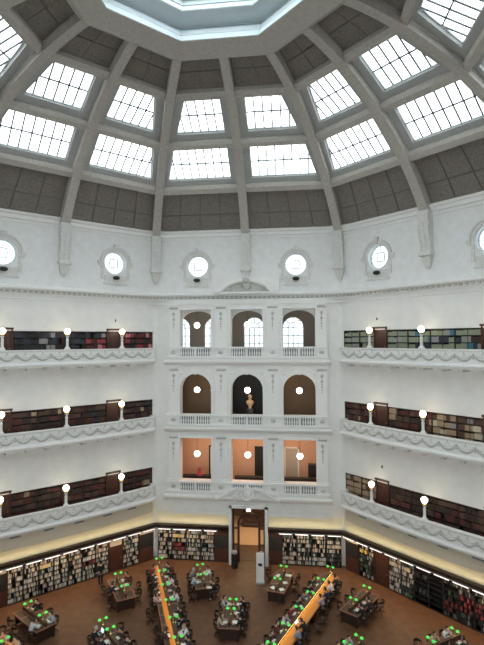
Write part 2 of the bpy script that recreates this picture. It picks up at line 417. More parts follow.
# oculus ring and lantern
def sweep8(mb, prof, closed=True):
    mb.rings([[(r*K22*math.cos(math.radians(22.5+45*k)), r*K22*math.sin(math.radians(22.5+45*k)), z) for r, z in prof] for k in range(8)], closed=True)
mb = MB(); sweep8(mb, [(4.98,32.72),(6.12,32.40),(6.5,32.6),(6.5,33.7),(5.5,33.7)]); mb.build('ceiling_ring', M['concrete'], None, None, kind='structure')
mb = MB(); sweep8(mb, [(4.95,32.76),(5.25,33.55),(5.38,33.6),(5.40,33.74),(4.80,33.92),(4.42,33.95),(4.38,33.99),(4.42,34.5),(4.2,34.56),(4.2,34.95),(6.6,34.95),(6.6,33.3),(5.6,32.9)])
lan = mb.build('trim_lantern', M['lantern'], None, None, kind='structure')
mb = MB()
for (ra, za), (rb, zb) in (((5.235,33.50),(5.255,33.53)), ((5.10,33.14),(5.125,33.17)), ((5.38,33.62),(5.36,33.66)), ((4.39,34.22),(4.39,34.26))):
    sweep8(mb, [(ra-.015,za),(rb-.015,zb),(rb+.05,zb),(ra+.05,za)])
mb.build('moulding_lines', M['line'], lan)
mb = MB(); mb.rings([[(4.25*K22*math.cos(math.radians(22.5+45*k)), 4.25*K22*math.sin(math.radians(22.5+45*k)), z) for k in range(8)] for z in (34.86, 34.9)])
wn += 1
sky = mb.build('window_%d' % wn, M['topglass'], None, None, kind='structure')
mb = MB()
for k in range(8):
    mb.X = Matrix.Rotation(math.radians(22.5*k), 4, 'Z'); mb.box(-.05, .05, -4.3, 4.3, 34.8, 34.92)
mb.X = None; sweep8(mb, [(2.2,34.8),(2.3,34.8),(2.3,34.92),(2.2,34.92)]); mb.build('glazing_bars', M['winframe'], sky)

# round attic windows with hoods, and the dark vents below them
for a in FACES:
    for s in (-1, 1):
        if a in (225, 270, 315): pass
        cx = 3.84*s; cz = 22.74; wn += 1
        mb = MB(); arch_band(mb, 0, 0, .79, .88, .30, .42, 0, 2*PI, 28)
        w = mb.build('window_%d' % wn, M['winframe'], None, face_m(a, cx, 0, cz), kind='structure')
        mb = MB()
        for c in (-.30, .30):
            mb.box(c-.022, c+.022, .33, .37, -.30, .30); mb.box(-.30, .30, .33, .37, c-.022, c+.022)
        for c in ((-1,0),(1,0),(0,-1),(0,1)):
            x0, x1 = sorted((c[0]*.3, c[0]*.82)); z0, z1 = sorted((c[1]*.3, c[1]*.82))
            mb.box(x0-.012, x1+.012, .33, .37, z0-.012, z1+.012)
        mb.build('glazing_bars', M['muntin'], w)
        mb = MB(); mb.rings([[(.82*math.cos(2*PI*j/28), y, .82*math.sin(2*PI*j/28)) for j in range(28)] for y in (.38, .392)]); mb.build('glass_pane', M['lanternglass'], w)
        if a in (90, 135, 45, 180, 0):
            mb = MB(); arch_band(mb, 0, 0, .90, 1.12, -.10, .02, 0, PI, 20); arch_band(mb, 0, 0, 1.10, 1.20, -.17, .02, 0, PI, 20)
            for q_ in (-1, 1):
                mb.box(*sorted((q_*.90, q_*1.12)), -.06, .02, -1.25, 0); mb.box(*sorted((q_*1.08, q_*1.38)), -.12, .02, -.10, .10); mb.box(*sorted((q_*1.10, q_*1.30)), -.08, .02, -.28, -.10)
            mb.hexa([(-.12,-.2,1.02),(.12,-.2,1.02),(.12,.02,1.02),(-.12,.02,1.02)], [(-.17,-.24,1.36),(.17,-.24,1.36),(.17,.02,1.36),(-.17,.02,1.36)])
            mb.box(-.88, .88, -.03, .02, -1.55, -.95); mb.box(-.95, .95, -.10, .02, -1.62, -1.55)
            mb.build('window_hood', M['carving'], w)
        if a in (90, 135, 45):
            fn = {90: 'front', 135: 'left', 45: 'right'}[a]
            mb = MB(); mb.lathe([(.01,-.10),(.20,-.10),(.24,-.04),(.24,.06),(.10,.10),(.05,.14)], 12)
            mb.v = [(x*1.1, -z, y*.62) for x, y, z in mb.v]
            side = 'nearer the wall corner' if (s > 0) == (a == 135) else 'farther from the corner'
            if a == 90: side = ('on the left of' if s < 0 else 'on the right of')+' the curved pediment'
            X = face_m(a, cx, -.16, 21.60)
            o = mb.build('spotlight', M['black'], None, X, label='small dark spotlight under round window of %s wall, %s' % (fn, side), cat='spotlight', group='spotlights under the round windows')

# ------------------------------------------------------------------ front pavilion
OP = [-3.92, .06, 4.04]; HW = 1.22
X90 = face_m(90)
mb = MB()
holes = []
for c in OP: holes += [(c-HW, c+HW, 16.36, 19.30), (c-HW, c+HW, 11.18, 14.36), (c-HW, c+HW, 6.12, 9.42)]
holes.append((-1.15, 1.37, 0, 4.22))
grid_wall(mb, -6.12, 6.18, 4.0, 20.1, [h for h in holes if h[3] > 4.3]+[(-1.15, 1.37, 4.0, 4.22)], -.32, .5)
for c in OP: arch_top(mb, c, HW, 13.12, 14.36, -.32, .5)
mb.box(-7.2, -6.12, 0, .5, 2.62, 20.1); mb.box(6.18, 7.2, 0, .5, 2.62, 20.1)
mb.box(-6.12, -1.15, 0, .5, 2.62, 4.0); mb.box(1.37, 6.18, 0, .5, 2.62, 4.0)
mb.box(-7.37, -1.3, .42, .9, 0, 2.8); mb.box(1.6, 7.37, .42, .9, 0, 2.8)
for c in OP:       # inner arched layer of the top loggia
    arch_top(mb, c, HW+.04, 18.45, 19.6, .5, .8, rise=.78); mb.box(c-HW-.7, c-HW-.04, .5, .8, 15.4, 19.6); mb.box(c+HW+.04, c+HW+.7, .5, .8, 15.4, 19.6)
pav = mb.build('wall_front', M['plaster'], None, X90, kind='structure')
mb = MB(); attic_wall(mb); mb.build('attic_panel', M['attic'], pav)
mb = MB(); mb.box(-7.1, -1.36, -.012, .1, 2.66, 3.7); mb.box(1.62, 7.1, -.012, .1, 2.66, 3.7); mb.build('cove_glow_panel', M['cream'], pav)
Y = -.32
for zt, zb in ((15.41, 15.12), (10.27, 10.0), (5.12, 4.84)):
    mb = MB(); pr = [(.0,zb-.12),(.10,zb-.06),(.14,zb+.02),(.26,zb+.08),(.30,zb+.16),(.30,zt),(.12,zt+.05),(0,zt+.05)]
    mb.rings([[(x, Y-d, z) for d, z in pr] for x in (-6.34, 6.40)]); mb.build('ledge', M['relief'], pav)
for zr, zo in ((16.36, 19.3), (11.18, 14.36), (6.12, 9.42)):
    mb = MB(); mb.box(-6.2, 6.26, Y-.16, Y+.05, zr-.07, zr+.06); mb.box(-6.16, 6.22, Y-.12, Y, zr-.78, zr-.66); mb.build('balustrade_rail', M['relief'], pav)
    for c in OP:
        mb = MB(); mb.box(c-.10, c+.10, Y-.10, Y, zr-.66, zr-.07); mb.build('balustrade_pier', M['relief'], pav)
        mbk = MB(); mbk.box(c-HW+.04, c+HW-.04, Y-.004, Y+.01, zr-.66, zr-.07); mbk.build('balustrade_gap_shade', M['line'], pav)  # flat dark plate stands for the shade between the balusters
        for q_ in range(12):
            x = c-HW+.12+(q_ % 6)*.178+(0 if q_ < 6 else HW+.13)
            mb = MB(); mb.lathe([(.055,0),(.055,.05),(.03,.08),(.07,.2),(.06,.28),(.03,.45),(.055,.52),(.055,.59)], 8, (x, Y-.06, zr-.66)); mb.build('baluster', M['relief'], pav, smooth=True)
# pilasters with capitals, drops and small panels
PIL = [(-5.64, .38), (-1.93, .42), (2.05, .42), (5.72, .38)]
for zr, ztop in ((16.36, 19.62), (11.18, 14.85), (6.12, 9.66)):
    for px, hw in PIL:
        mb = MB(); mb.box(px-hw, px+hw, Y-.05, Y, zr-.78, ztop)
        mb.box(px-hw-.05, px+hw+.05, Y-.12, Y, ztop-.05, ztop+.10); mb.box(px-hw-.02, px+hw+.02, Y-.09, Y, ztop-.42, ztop-.36)
        pm_ = mb; mb = MB()
        for k in range(5): mb.ball((px-hw+.12+k*(2*hw-.24)/4, Y-.07, ztop-.2), .09, 6, 4)
        pm_.box(px-hw-.03, px+hw+.03, Y-.09, Y, zr+.06, zr+.2)
        for k in range(7): mb.ball((px, Y-.06, ztop-.65-k*.20), .13-.013*k if k % 2 == 0 else .06, 6, 4, (1,.6,1))
        mb.ball((px, Y-.08, zr-.36), .17, 8, 5, (1.2,.5,.8)); carv = mb; mb = pm_
        # framed strip edges
        for e in (-1, 1): mb.box(px+e*(hw-.09)-.012, px+e*(hw-.09)+.012, Y-.065, Y, zr+.3, ztop-.5)
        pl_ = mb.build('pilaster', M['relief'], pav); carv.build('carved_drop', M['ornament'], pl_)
for c in OP:
    for z0, z1, arch in ((16.42, 19.30, 0), (11.24, 13.12, 1), (6.18, 9.42, 0)):
        mb = MB()
        for e in (-1, 1): mb.box(*sorted((c+e*HW, c+e*(HW+.13))), Y-.06, Y, z0, z1); 
        if arch:
            arch_band(mb, c, 13.12, HW, HW+.16, Y-.06, Y, n=20); arch_band(mb, c, 13.12, HW+.16, HW+.22, Y-.10, Y, n=20)
            for e in (-1, 1): mb.box(*sorted((c+e*(HW-.02), c+e*(HW+.26))), Y-.11, Y, 13.02, 13.16)
            mb.hexa([(c-.1,Y-.16,14.3),(c+.1,Y-.16,14.3),(c+.1,Y,14.3),(c-.1,Y,14.3)], [(c-.14,Y-.2,14.62),(c+.14,Y-.2,14.62),(c+.14,Y,14.62),(c-.14,Y,14.62)])
            for e in (-1, 1): mb.ball((c+e*1.12, Y-.03, 14.38), .14, 6, 4, (1,.4,1))
        else: mb.box(c-HW-.13, c+HW+.13, Y-.06, Y, z1, z1+.13)
        mb.build('opening_surround', M['relief'], pav)
mb = MB()
for z in (14.92, 9.78, 19.70): mb.box(-6.16, 6.22, Y-.07, Y, z, z+.07)
for x0, x1 in ((-5.95, -5.2), (5.3, 6.0), (-5.0, -2.6), (2.75, 5.1), (-2.4, -1.5), (1.7, 2.5)):
    for (p, q_, r_, w_) in ((x0, x1, 4.6, 4.62), (x0, x1, 3.82, 3.84)): mb.box(p, q_, Y-.03, Y, r_, w_)
    for p in (x0, x1): mb.box(p-.012, p+.012, Y-.03, Y, 3.82, 4.62)
mb.box(-6.12, -1.36, Y, 0.0, 3.66, 4.02); mb.box(1.62, 6.18, Y, 0.0, 3.66, 4.02)
mb.build('frieze_bands', M['plaster'], pav)
# upper segmental pediment
mb = MB(); mb.box(-2.5, 2.58, -.30, 0, 20.66, 21.78)
for e in (-1, 1):
    for (p, q_, r_, w_) in ((1.55, 2.4, 21.6, 21.65), (1.9, 2.4, 21.0, 21.05)): mb.box(*sorted((.04+e*p, .04+e*q_)), -.34, -.3, r_, w_)
mb.build('pediment_block', M['plaster'], pav)
mb = MB()
Rp = 2.9; cz = 21.62-Rp; am = math.acos((20.62-cz)/Rp)
arch_band(mb, .06, cz, Rp-.16, Rp, -.72, -.2, PI/2-am, PI/2+am, 20); arch_band(mb, .06, cz, Rp-.26, Rp-.16, -.60, -.2, PI/2-am, PI/2+am, 20)
mb.box(-2.4, 2.5, -.72, -.1, 20.48, 20.60)
mb.build('pediment_arch', M['relief'], pav)
mb = MB()
n = 16; P = [(.06+(Rp-.2)*math.cos(PI/2+am*(1-2*i/n)), cz+(Rp-.2)*math.sin(PI/2+am*(1-2*i/n))) for i in range(n+1)]
mb.rings([[(x, y, z) for x, z in P]+[(2.3, y, 20.58), (-2.2, y, 20.58)] for y in (-.42, -.3)])
rr = random.Random(3)
for k in range(46):
    x = rr.uniform(-1.9, 2.0); zt = cz+math.sqrt(max(0, (Rp-.34)**2-(x-.06)**2))
    if zt > 20.75: mb.ball((x, -.45, rr.uniform(20.68, zt)), rr.uniform(.06, .13), 6, 4, (1,.5,1))
mb.ball((.06, -.52, 21.1), .34, 10, 6, (.9,.5,1)); mb.ball((.06, -.72, 21.5), .2, 8, 5, (1.3,.6,1))
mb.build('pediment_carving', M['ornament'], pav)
# lower scrolled pediment above the doorway
mb = MB()
def ogee(e):
    P = []
    for i in range(17):
        u = i/16; x = 2.45*(1-u)+.35*u; z = 5.02+.78*(.5-.5*math.cos(PI*min(1, u*1.15)))
        P.append((.08+e*x, z))
    return P
for e in (-1, 1):
    P = ogee(e)
    mb.rings([[(x, Y-.42, z-.10), (x, Y-.42, z+.05), (x, Y, z+.05), (x, Y, z-.10)] for x, z in P])
    mb.rings([[(x, Y-.2, 4.95), (x, Y-.2, z), (x, Y, z), (x, Y, 4.95)] for x, z in P])
mb.ball((.08, Y-.30, 5.42), .42, 14, 8, (1,.5,1)); arch_band(mb, .08, 5.42, .38, .50, Y-.5, Y-.1, 0, 2*PI, 18)
for e in (-1, 1):
    for k in range(4): mb.ball((.08+e*(.55+k*.14), Y-.28, 5.62-k*.14), .13, 6, 5, (1,.6,1))
    mb.ball((.08+e*.75, Y-.28, 5.15), .16, 6, 5, (1,.5,1))
mb.ball((.08, Y-.34, 5.92), .16, 8, 5)
mb.build('door_pediment', M['relief'], pav)
# door casing
mb = MB(); 
mb.box(-1.36, -1.15, Y-.06, .5, 0, 4.42); mb.box(1.37, 1.60, Y-.06, .5, 0, 4.42); mb.box(-1.36, 1.60, Y-.06, .0, 4.22, 4.45)
mb.build('door_casing', M['relief'], pav)

# loggia rooms behind the pavilion
def room(name, y0, y1, z0, z1, m, holes=(), x0=-6.9, x1=6.9, fm=None):
    mb = MB(); mb.m = 0
    grid_wall(mb, x0, x1, z0, z1, list(holes), y1, y1+.35)
    mb.box(x0-.2, x0, y0, y1, z0, z1); mb.box(x1, x1+.2, y0, y1, z0, z1); mb.box(x0-.2, x1+.2, y0, y1+.35, z1, z1+.15)
    mb.m = 1; mb.box(x0-.2, x1+.2, y0, y1+.35, z0-.15, z0)
    return mb.build(name, [m, fm or M['roomfloor']], None, X90, kind='structure')
WX = [-6.35, -3.28, .20, 3.55, 6.4]
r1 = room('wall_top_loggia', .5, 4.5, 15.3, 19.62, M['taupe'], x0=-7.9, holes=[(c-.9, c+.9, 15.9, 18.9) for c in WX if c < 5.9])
mb = MB()
for c in WX[:4]: arch_top(mb, c, .9, 18.0, 18.9, 4.5, 4.85)
mb.build('window_arch', M['taupe'], r1)
for c in WX[:4]:
    wn += 1; mb = MB()
    for e in (-1, 1): mb.box(*sorted((e*.84, e*.9)), .0, .08, -2.1, 0)
    arch_band(mb, 0, 0, .84, .9, 0, .08)
    w = mb.build('window_%d' % wn, M['white'], None, face_m(90, c, 4.6, 18.0), kind='structure')
    mb = MB()
    for x in (-.42, 0, .42): mb.box(x-.035, x+.035, .02, .06, -2.1, 0)
    for z in (-2.08, -1.4, -.7, 0): mb.box(-.88, .88, .02, .06, z-.03, z+.03)
    arch_band(mb, 0, 0, .39, .45, .02, .06)
    for k in (1, 2, 3):
        an = PI*k/4; mb.tube([(.42*math.cos(an), .04, .42*math.sin(an)), (.86*math.cos(an), .04, .86*math.sin(an))], .035, 4)
    mb.build('glazing_bars', M['muntin'], w)
    mb = MB(); mb.rings([[(.88*math.cos(PI*j/16), y, .88*math.sin(PI*j/16)) for j in range(17)]+[(-.88, y, -2.1), (.88, y, -2.1)] for y in (.06, .072)]); mb.build('glass_pane', M['lanternglass'], w)
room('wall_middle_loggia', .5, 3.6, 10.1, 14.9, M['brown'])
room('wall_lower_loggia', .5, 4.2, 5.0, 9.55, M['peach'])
mb = MB(); mb.box(-1.5, 1.7, 3.2, 3.55, 10.1, 14.6); mb.build('niche_darkness_sheet', M['void'], None, X90, label='black sheet standing for the dark niche behind the golden bust', cat='panel')  # black sheet supplies the darkness of the unlit middle niche
r0 = room('wall_entrance_passage', .5, 9.6, 0.012, 4.85, M['brown'], x0=-2.6, x1=2.8, fm=M['carpetlight'])
mb = MB(); mb.box(-2.55, 2.75, .46, 3.2, .012, .022); mb.build('entrance_mat', M['floor'], None, X90, kind='structure')
t = thing('entrance_counter', 'dark timber counter far down the passage behind the arched doorway', 'counter', face_m(90, .3, 7.2, .012))
mb = MB(); mb.box(-1.5, 1.3, -.3, .3, 0, 1.05); mb.build('counter_body', M['redwood'], t)
mb = MB(); mb.box(-1.56, 1.36, -.36, .36, 1.05, 1.12); mb.build('counter_top', M['darkwood'], t)
mb = MB()
for x in (-1.2, -.2, .8): mb.box(x, x+.5, 7.6, 7.9, .012, 3.4)
mb.build('passage_piers', M['redwood'], r0)

# arched timber door screen
door = thing('door_1', None, None, face_m(90, .11, .12, 0), kind='structure')
mb = MB()
for e in (-1, 1):
    mb.box(*sorted((e*.72, e*.88)), 0, .14, 0, 2.85); mb.box(*sorted((e*1.12, e*1.25)), 0, .14, 0, 4.2); mb.box(*sorted((e*.88, e*1.12)), .02, .1, 2.5, 2.62); mb.box(*sorted((e*.88, e*1.12)), .02, .1, 1.3, 1.38); mb.box(*sorted((e*.88, e*1.12)), .02, .1, 0.01, .5)
arch_band(mb, 0, 2.85, .72, .90, 0, .14); mb.box(-1.12, 1.12, .02, .10, 4.08, 4.2); mb.box(-.72, .72, .03, .09, 2.8, 2.88)
mb.build('arched_frame', M['redwood'], door)
mb = MB()
for x in (-.3, 0, .3): mb.box(x-.02, x+.02, .05, .08, 2.85, 3.55)
arch_band(mb, 0, 2.85, .34, .38, .05, .08); mb.build('fanlight_bars', M['darkwood'], door)
for e in (-1, 1):
    mb = MB(); mb.box(*sorted((e*.88, e*1.12)), .05, .06, .5, 2.5); mb.build('side_glass', M['glass'], door)
mb = MB(); mb.box(-.17, .17, -.10, -.02, -.1, .1); ex = mb.build('exit_sign', M['grey'], None, face_m(90, .11, .12, 3.98), label='small lit white exit sign above the arched doorway', cat='sign')
mb = MB(); mb.box(-.15, .15, -.112, -.10, -.08, .08); mb.build('lit_face', M['exit'], ex)
mb = MB(); mb.box(-.02, .02, -.04, -.02, .1, .13); mb.build('sign_hanger', M['grey'], ex)

# pendants in the loggias
lv = {18.14: ('top', 19.62, 1.7), 12.95: ('middle', 14.9, 1.7), 7.87: ('lower', 9.55, 1.7)}
sd = ['left', 'centre', 'right']
for z, (nm, zc, y) in lv.items():
    for i, c in enumerate((-4.12, -.05, 4.04)):
        t = thing('pendant_lamp', 'white globe pendant in the %s opening of the %s loggia' % (sd[i], nm), 'lamp', face_m(90, c, y-.5, z), 'globe pendants in the loggia openings')
        mb = MB(); mb.ball((0,0,0), .24, 16, 10); mb.build('globe', M['pendant'], t, smooth=True)
        mb = MB(); mb.tube([(0,0,.22), (0,0,zc-z)], .014, 6); mb.build('rod', M['black'], t)
        mb = MB(); mb.lathe([(.06,.20),(.10,.23),(.05,.30),(.02,.32)], 10); mb.build('cap', M['brass'], t)
# bust
t = thing('portrait_bust', 'golden portrait bust on a dark plinth in middle arch', 'bust', face_m(90, .17, 1.0, 10.1))
mb = MB(); mb.lathe([(.10,1.42),(.13,1.46),(.09,1.52),(.12,1.62),(.26,1.86),(.27,1.98),(.20,2.06),(.09,2.10),(.08,2.18),(.12,2.24),(.14,2.34),(.13,2.44),(.07,2.51),(.01,2.53)], 14)
mb.v = [(x*1.15, y*.75, z) for x, y, z in mb.v]; mb.ball((0,-.12,2.32), .035, 6, 4); mb.ball((0,.0,2.36), .135, 10, 7, (1,1,1.2)); mb.build('bust', M['gold'], t, smooth=True)
mb = MB(); mb.box(-.25, .25, -.25, .25, 0, .12); mb.box(-.2, .2, -.2, .2, .12, 1.34); mb.box(-.25, .25, -.25, .25, 1.34, 1.42); mb.build('plinth', M['darkwood'], t)
# furniture seen through the lower openings
def simple(name, label, cat, parts, X, group=None):
    t = thing(name, label, cat, X, group)
    for pn, m, fn in parts:
        mb = MB(); fn(mb); mb.build(pn, m, t)
    return t
for i, (x, w) in enumerate(((-4.0, 2.6), (.1, 2.4), (4.1, 2.6))):
    simple('display_case', 'low dark display case behind the %s lower opening' % sd[i], 'display case',
           [('case_body', M['darkwood'], lambda mb: mb.box(-w/2, w/2, -.25, .25, .12, 1.05)), ('case_top', M['void'], lambda mb: mb.box(-w/2-.04, w/2+.04, -.29, .29, 1.05, 1.10)),
            ('leg', M['darkwood'], lambda mb: mb.box(-w/2, -w/2+.08, -.25, .25, 0, .12)), ('leg', M['darkwood'], lambda mb: mb.box(w/2-.08, w/2, -.25, .25, 0, .12))], face_m(90, x, 1.5, 5.0))
simple('red_display_figure', 'red and pink object standing on the left display case', 'ornament', [('drape', M['redobj'], lambda mb: mb.lathe([(.24,0),(.20,.2),(.12,.4),(.16,.5),(.10,.62),(.02,.66)], 10))], face_m(90, -4.0, 1.5, 6.10))
for x, lab in ((-3.1, 'dark framed doorway with pale panel behind left lower opening'), (.85, 'dark timber screen behind the centre lower opening'), (3.35, 'white framed pale door behind the right lower opening')):
    dk = x < 3
    simple('loggia_doorway', lab, 'doorway', [('door_frame', M['void'] if dk else M['white'], lambda mb: (mb.box(-.62, -.5, -.06, 0, 0, 2.9), mb.box(.5, .62, -.06, 0, 0, 2.9), mb.box(-.62, .62, -.06, 0, 2.78, 2.9))),
        ('door_leaf', M['white'] if x < 0 else (M['void'] if dk else mat('pale green door', (.42,.40,.34), .6)), lambda mb: mb.box(-.5, .5, -.03, 0, 0, 2.78))], face_m(90, x, 4.19, 5.0))
simple('black_cabinet', 'small black cabinet at back of right lower opening', 'cabinet', [('case_body', M['black'], lambda mb: mb.box(-.35, .35, -.3, .3, .05, 1.75)), ('foot', M['grey'], lambda mb: mb.box(-.33, .33, -.28, .28, 0, .05)), ('door', M['void'], lambda mb: mb.box(-.32, .32, -.32, -.3, .1, 1.7))], face_m(90, 5.05, 3.2, 5.0))

# ------------------------------------------------------------------ galleries
def gal_path():
    P = []
    n = 30
    for i in range(n+1):
        t = -6.4+12.8*i/n; P.append((t, .74+.34*(1-(t/6.4)**2)))
    L = [(-6.99, -.05), (-6.97, .28), (-6.86, .54), (-6.66, .69)]
    return L+P+[(-x, d) for x, d in reversed(L)]
GP = gal_path()
def gp_norm(i):
    x0, d0 = GP[max(0, i-1)]; x1, d1 = GP[min(len(GP)-1, i+1)]
    tx, td = x1-x0, d1-d0; L = math.hypot(tx, td); return -td/L, tx/L    # pointing into the room
def gd(t): return .74+.34*(1-(t/6.4)**2)
lampproto = None
SWAG = 12
for a, sn in ((135, 'left'), (45, 'right')):
    for k, gn in ((1, 'top'), (2, 'middle'), (3, 'lowest')):
        zr = ZR[k]; X = face_m(a)
        mb = MB()
        pr = [(-.26,0),(.07,0),(.07,-.07),(.03,-.12),(0,-.14),(0,-.84),(.05,-.88),(.11,-.94),(.12,-1.02),(.05,-1.08),(.02,-1.16),(-.26,-1.16)]
        R = []
        for i, (x, d) in enumerate(GP):
            nx, nd = gp_norm(i); R.append([(x+nx*o, -(d+nd*o), zr+z) for o, z in pr])
        mb.rings(R)
        n = len(GP)    # floor slab
        in_ = [(x, -max(d-.1, 0)) for x, d in GP]
        for i in range(n-1):
            (xa, ya), (xb, yb) = in_[i], in_[i+1]
            if xb-xa > .001: mb.hexa([(xa,ya,zr-1.12),(xb,yb,zr-1.12),(xb,.02,zr-1.12),(xa,.02,zr-1.12)], [(xa,ya,zr-1.0),(xb,yb,zr-1.0),(xb,.02,zr-1.0),(xa,.02,zr-1.0)])
        bal = mb.build('wall_gallery_%s_%s' % (sn, gn), M['relief'], None, X, kind='structure')
        mb = MB()
        def onface(t, z, o=0): return (t, -(gd(t)+o), zr+z)
        pitch = 12.8/SWAG
        for j in range(SWAG):
            t0 = -6.4+pitch*j
            mb.tube([onface(t0+pitch*q_/8, -.36-.30*math.sin(PI*q_/8), .01) for q_ in range(9)], [.05+.035*math.sin(PI*q_/8) for q_ in range(9)], 6)
            mb.tube([onface(t0+pitch*q_/8, -.33-.16*math.sin(PI*q_/8), .005) for q_ in range(9)], .018, 5)
            mb.ball(onface(t0, -.34, .02), .09, 8, 5, (1,.5,1)); mb.ball(onface(t0, -.52, .02), .06, 6, 5, (1,.5,1))
            c = t0+pitch/2; mb.tube([onface(c-.10, -.38), onface(c, -.22), onface(c+.10, -.38)], .022, 5); mb.ball(onface(c, -.18, .01), .04, 6, 4)
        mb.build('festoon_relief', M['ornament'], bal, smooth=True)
        if k < 3:
            for j in range(11):
                t_ = -6.0+1.2*j
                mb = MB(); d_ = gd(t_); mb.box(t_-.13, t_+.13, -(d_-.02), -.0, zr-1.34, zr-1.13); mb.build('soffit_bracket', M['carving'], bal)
        else:
            mb = MB(); R = []
            for i, (x, d) in enumerate(GP):
                dd = max(0, d-.34); R.append([(x, -dd, zr-1.1), (x, -dd, zr-2.08), (x, -max(0, dd-.06), zr-2.12), (x, .02, zr-2.12), (x, .02, zr-1.1)])
            mb.rings(R); fs = mb.build('fascia', M['fascia'], bal)
            for t_ in (-5.0, -3.05, -1.0, 1.0, 3.05, 5.0):
                mb = MB(); d_ = gd(t_)-.34; mb.box(t_-.32, t_+.32, -d_-.03, -d_+.02, zr-1.42, zr-1.28)
                for q_ in range(6): mb.box(t_-.3+q_*.11, t_-.26+q_*.11, -d_-.045, -d_-.03, zr-1.42, zr-1.28)
                mb.build('air_vent', mat('vent grey', (.16,.14,.11), .7) if False else M['line'], fs)
        # lamp posts
        for t_, pn in ((-4, 'left'), (0, 'middle'), (4, 'right')):
            XL = face_m(a, t_, -gd(t_)+.09, zr)
            lab = 'white globe lamp on the %s %s gallery rail, %s post' % (gn, sn, pn)
            grp = 'globe lamps on the gallery rails'
            if lampproto is None:
                t = thing('gallery_lamp', lab, 'lamp', XL, grp)
                mb = MB(); mb.box(-.17, .17, -.13, .13, 0, .06); mb.lathe([(.20,.06),(.15,.12),(.11,.18),(.09,.25),(.085,.6),(.10,.64),(.10,.68),(.07,.72),(.07,.80),(.12,.86),(.12,.90)], 12); mb.build('post', M['white'], t, smooth=False)
                mb = MB(); mb.lathe([(.11,.90),(.14,.95),(.15,1.0),(.10,1.03)], 12); mb.build('collar', M['brass'], t)
                mb = MB(); mb.ball((0,0,1.22), .20, 18, 12); mb.build('globe', M['globe'], t, smooth=True)
                lampproto = t
            else: copy_tree(lampproto, XL, lab, 'lamp', grp)

for a, t_, z_, lb in ((135, 3.85, 18.35, 'top left'), (45, -3.95, 18.3, 'top right'), (45, -3.7, 8.1, 'lowest right')):
    mb = MB(); mb.lathe([(.05,0),(.06,.03),(.03,.08),(.04,.12)], 8); mb.box(-.02, .02, -.02, .06, .10, .16)
    mb.build('wall_hook', M['black'], None, face_m(a, t_, -.06, z_), label='tiny dark hook on the wall above the %s gallery door' % lb, cat='hook')
# ------------------------------------------------------------------ books and bookcases
BC = {}
def bmat(n, c):
    BC[n] = mat(n+' book cloth', c, .75, noise=.12, nscale=30); return BC[n]
for n, c in {'dark red': (.085,.022,.018), 'red': (.26,.04,.05), 'brown': (.085,.045,.03), 'dark brown': (.035,.02,.015), 'tan': (.34,.24,.15), 'cream': (.48,.42,.31),
             'white': (.50,.49,.44), 'black': (.02,.02,.022), 'navy': (.03,.036,.055), 'grey green': (.24,.27,.19), 'grey': (.26,.26,.26), 'blue': (.05,.17,.24), 'green': (.05,.13,.07), 'yellow': (.60,.48,.10), 'pink': (.50,.22,.20), 'pale blue': (.34,.42,.48)}.items(): bmat(n, c)
PAL = {
 'L1': [('black',5),('navy',4),('grey',1),('dark brown',1)], 'L1r': [('dark red',3),('red',4),('black',2),('pink',1)],
 'L2': [('brown',5),('dark red',3),('dark brown',4),('tan',1),('navy',1)], 'L3': [('dark red',4),('dark brown',5),('brown',3),('tan',1)],
 'R1': [('grey green',12),('grey',2),('blue',1),('navy',1)], 'R1r': [('grey green',7),('blue',2),('dark brown',2),('grey',1),('navy',1)],
 'R2': [('brown',4),('dark red',4),('dark brown',3),('tan',1)], 'R2t': [('tan',5),('cream',2),('brown',2),('grey',1)],
 'R3': [('dark red',4),('dark brown',5),('brown',3)], 'R3t': [('tan',6),('brown',2)],
 'G': [('white',8),('cream',4),('grey',4),('pale blue',1),('tan',2),('green',1),('navy',1),('black',4),('dark brown',2)],
 'Gy': [('white',3),('yellow',4),('cream',3)], 'Gr': [('red',1),('dark red',3),('black',1)], 'Gd': [('black',5),('green',2),('grey',1),('navy',1)], 'Gred': [('red',3),('dark red',3),('black',2)]}
BOOKS = []      # (matrix, w, d, h, colour, place)
def fill(X, x0, x1, z, hmax, pal, place, run=None, density=.97, wmin=.035, wmax=.075, depth=.24, y=.0):
    x = x0+.01; names = [n for n, w in PAL[pal] for _ in range(w)]; c = random.choice(names); left = 0; hh = hmax*random.uniform(.72, .92)
    while x < x1-.03:
        if left <= 0:
            c = random.choice(names); left = random.randint(*(run or (1, 2))); hh = hmax*random.uniform(.70, .93)
            if random.random() > density: x += random.uniform(.08, .3); continue
        w = random.uniform(wmin, wmax); w = min(w, x1-x-.005); h = hh*random.uniform(.94, 1.04)
        if w < .02: break
        BOOKS.append((X @ Matrix.Translation((x+w/2, y, z)), w*.93, depth*random.uniform(.85, 1), min(h, hmax*.97), c, place)); x += w; left -= 1
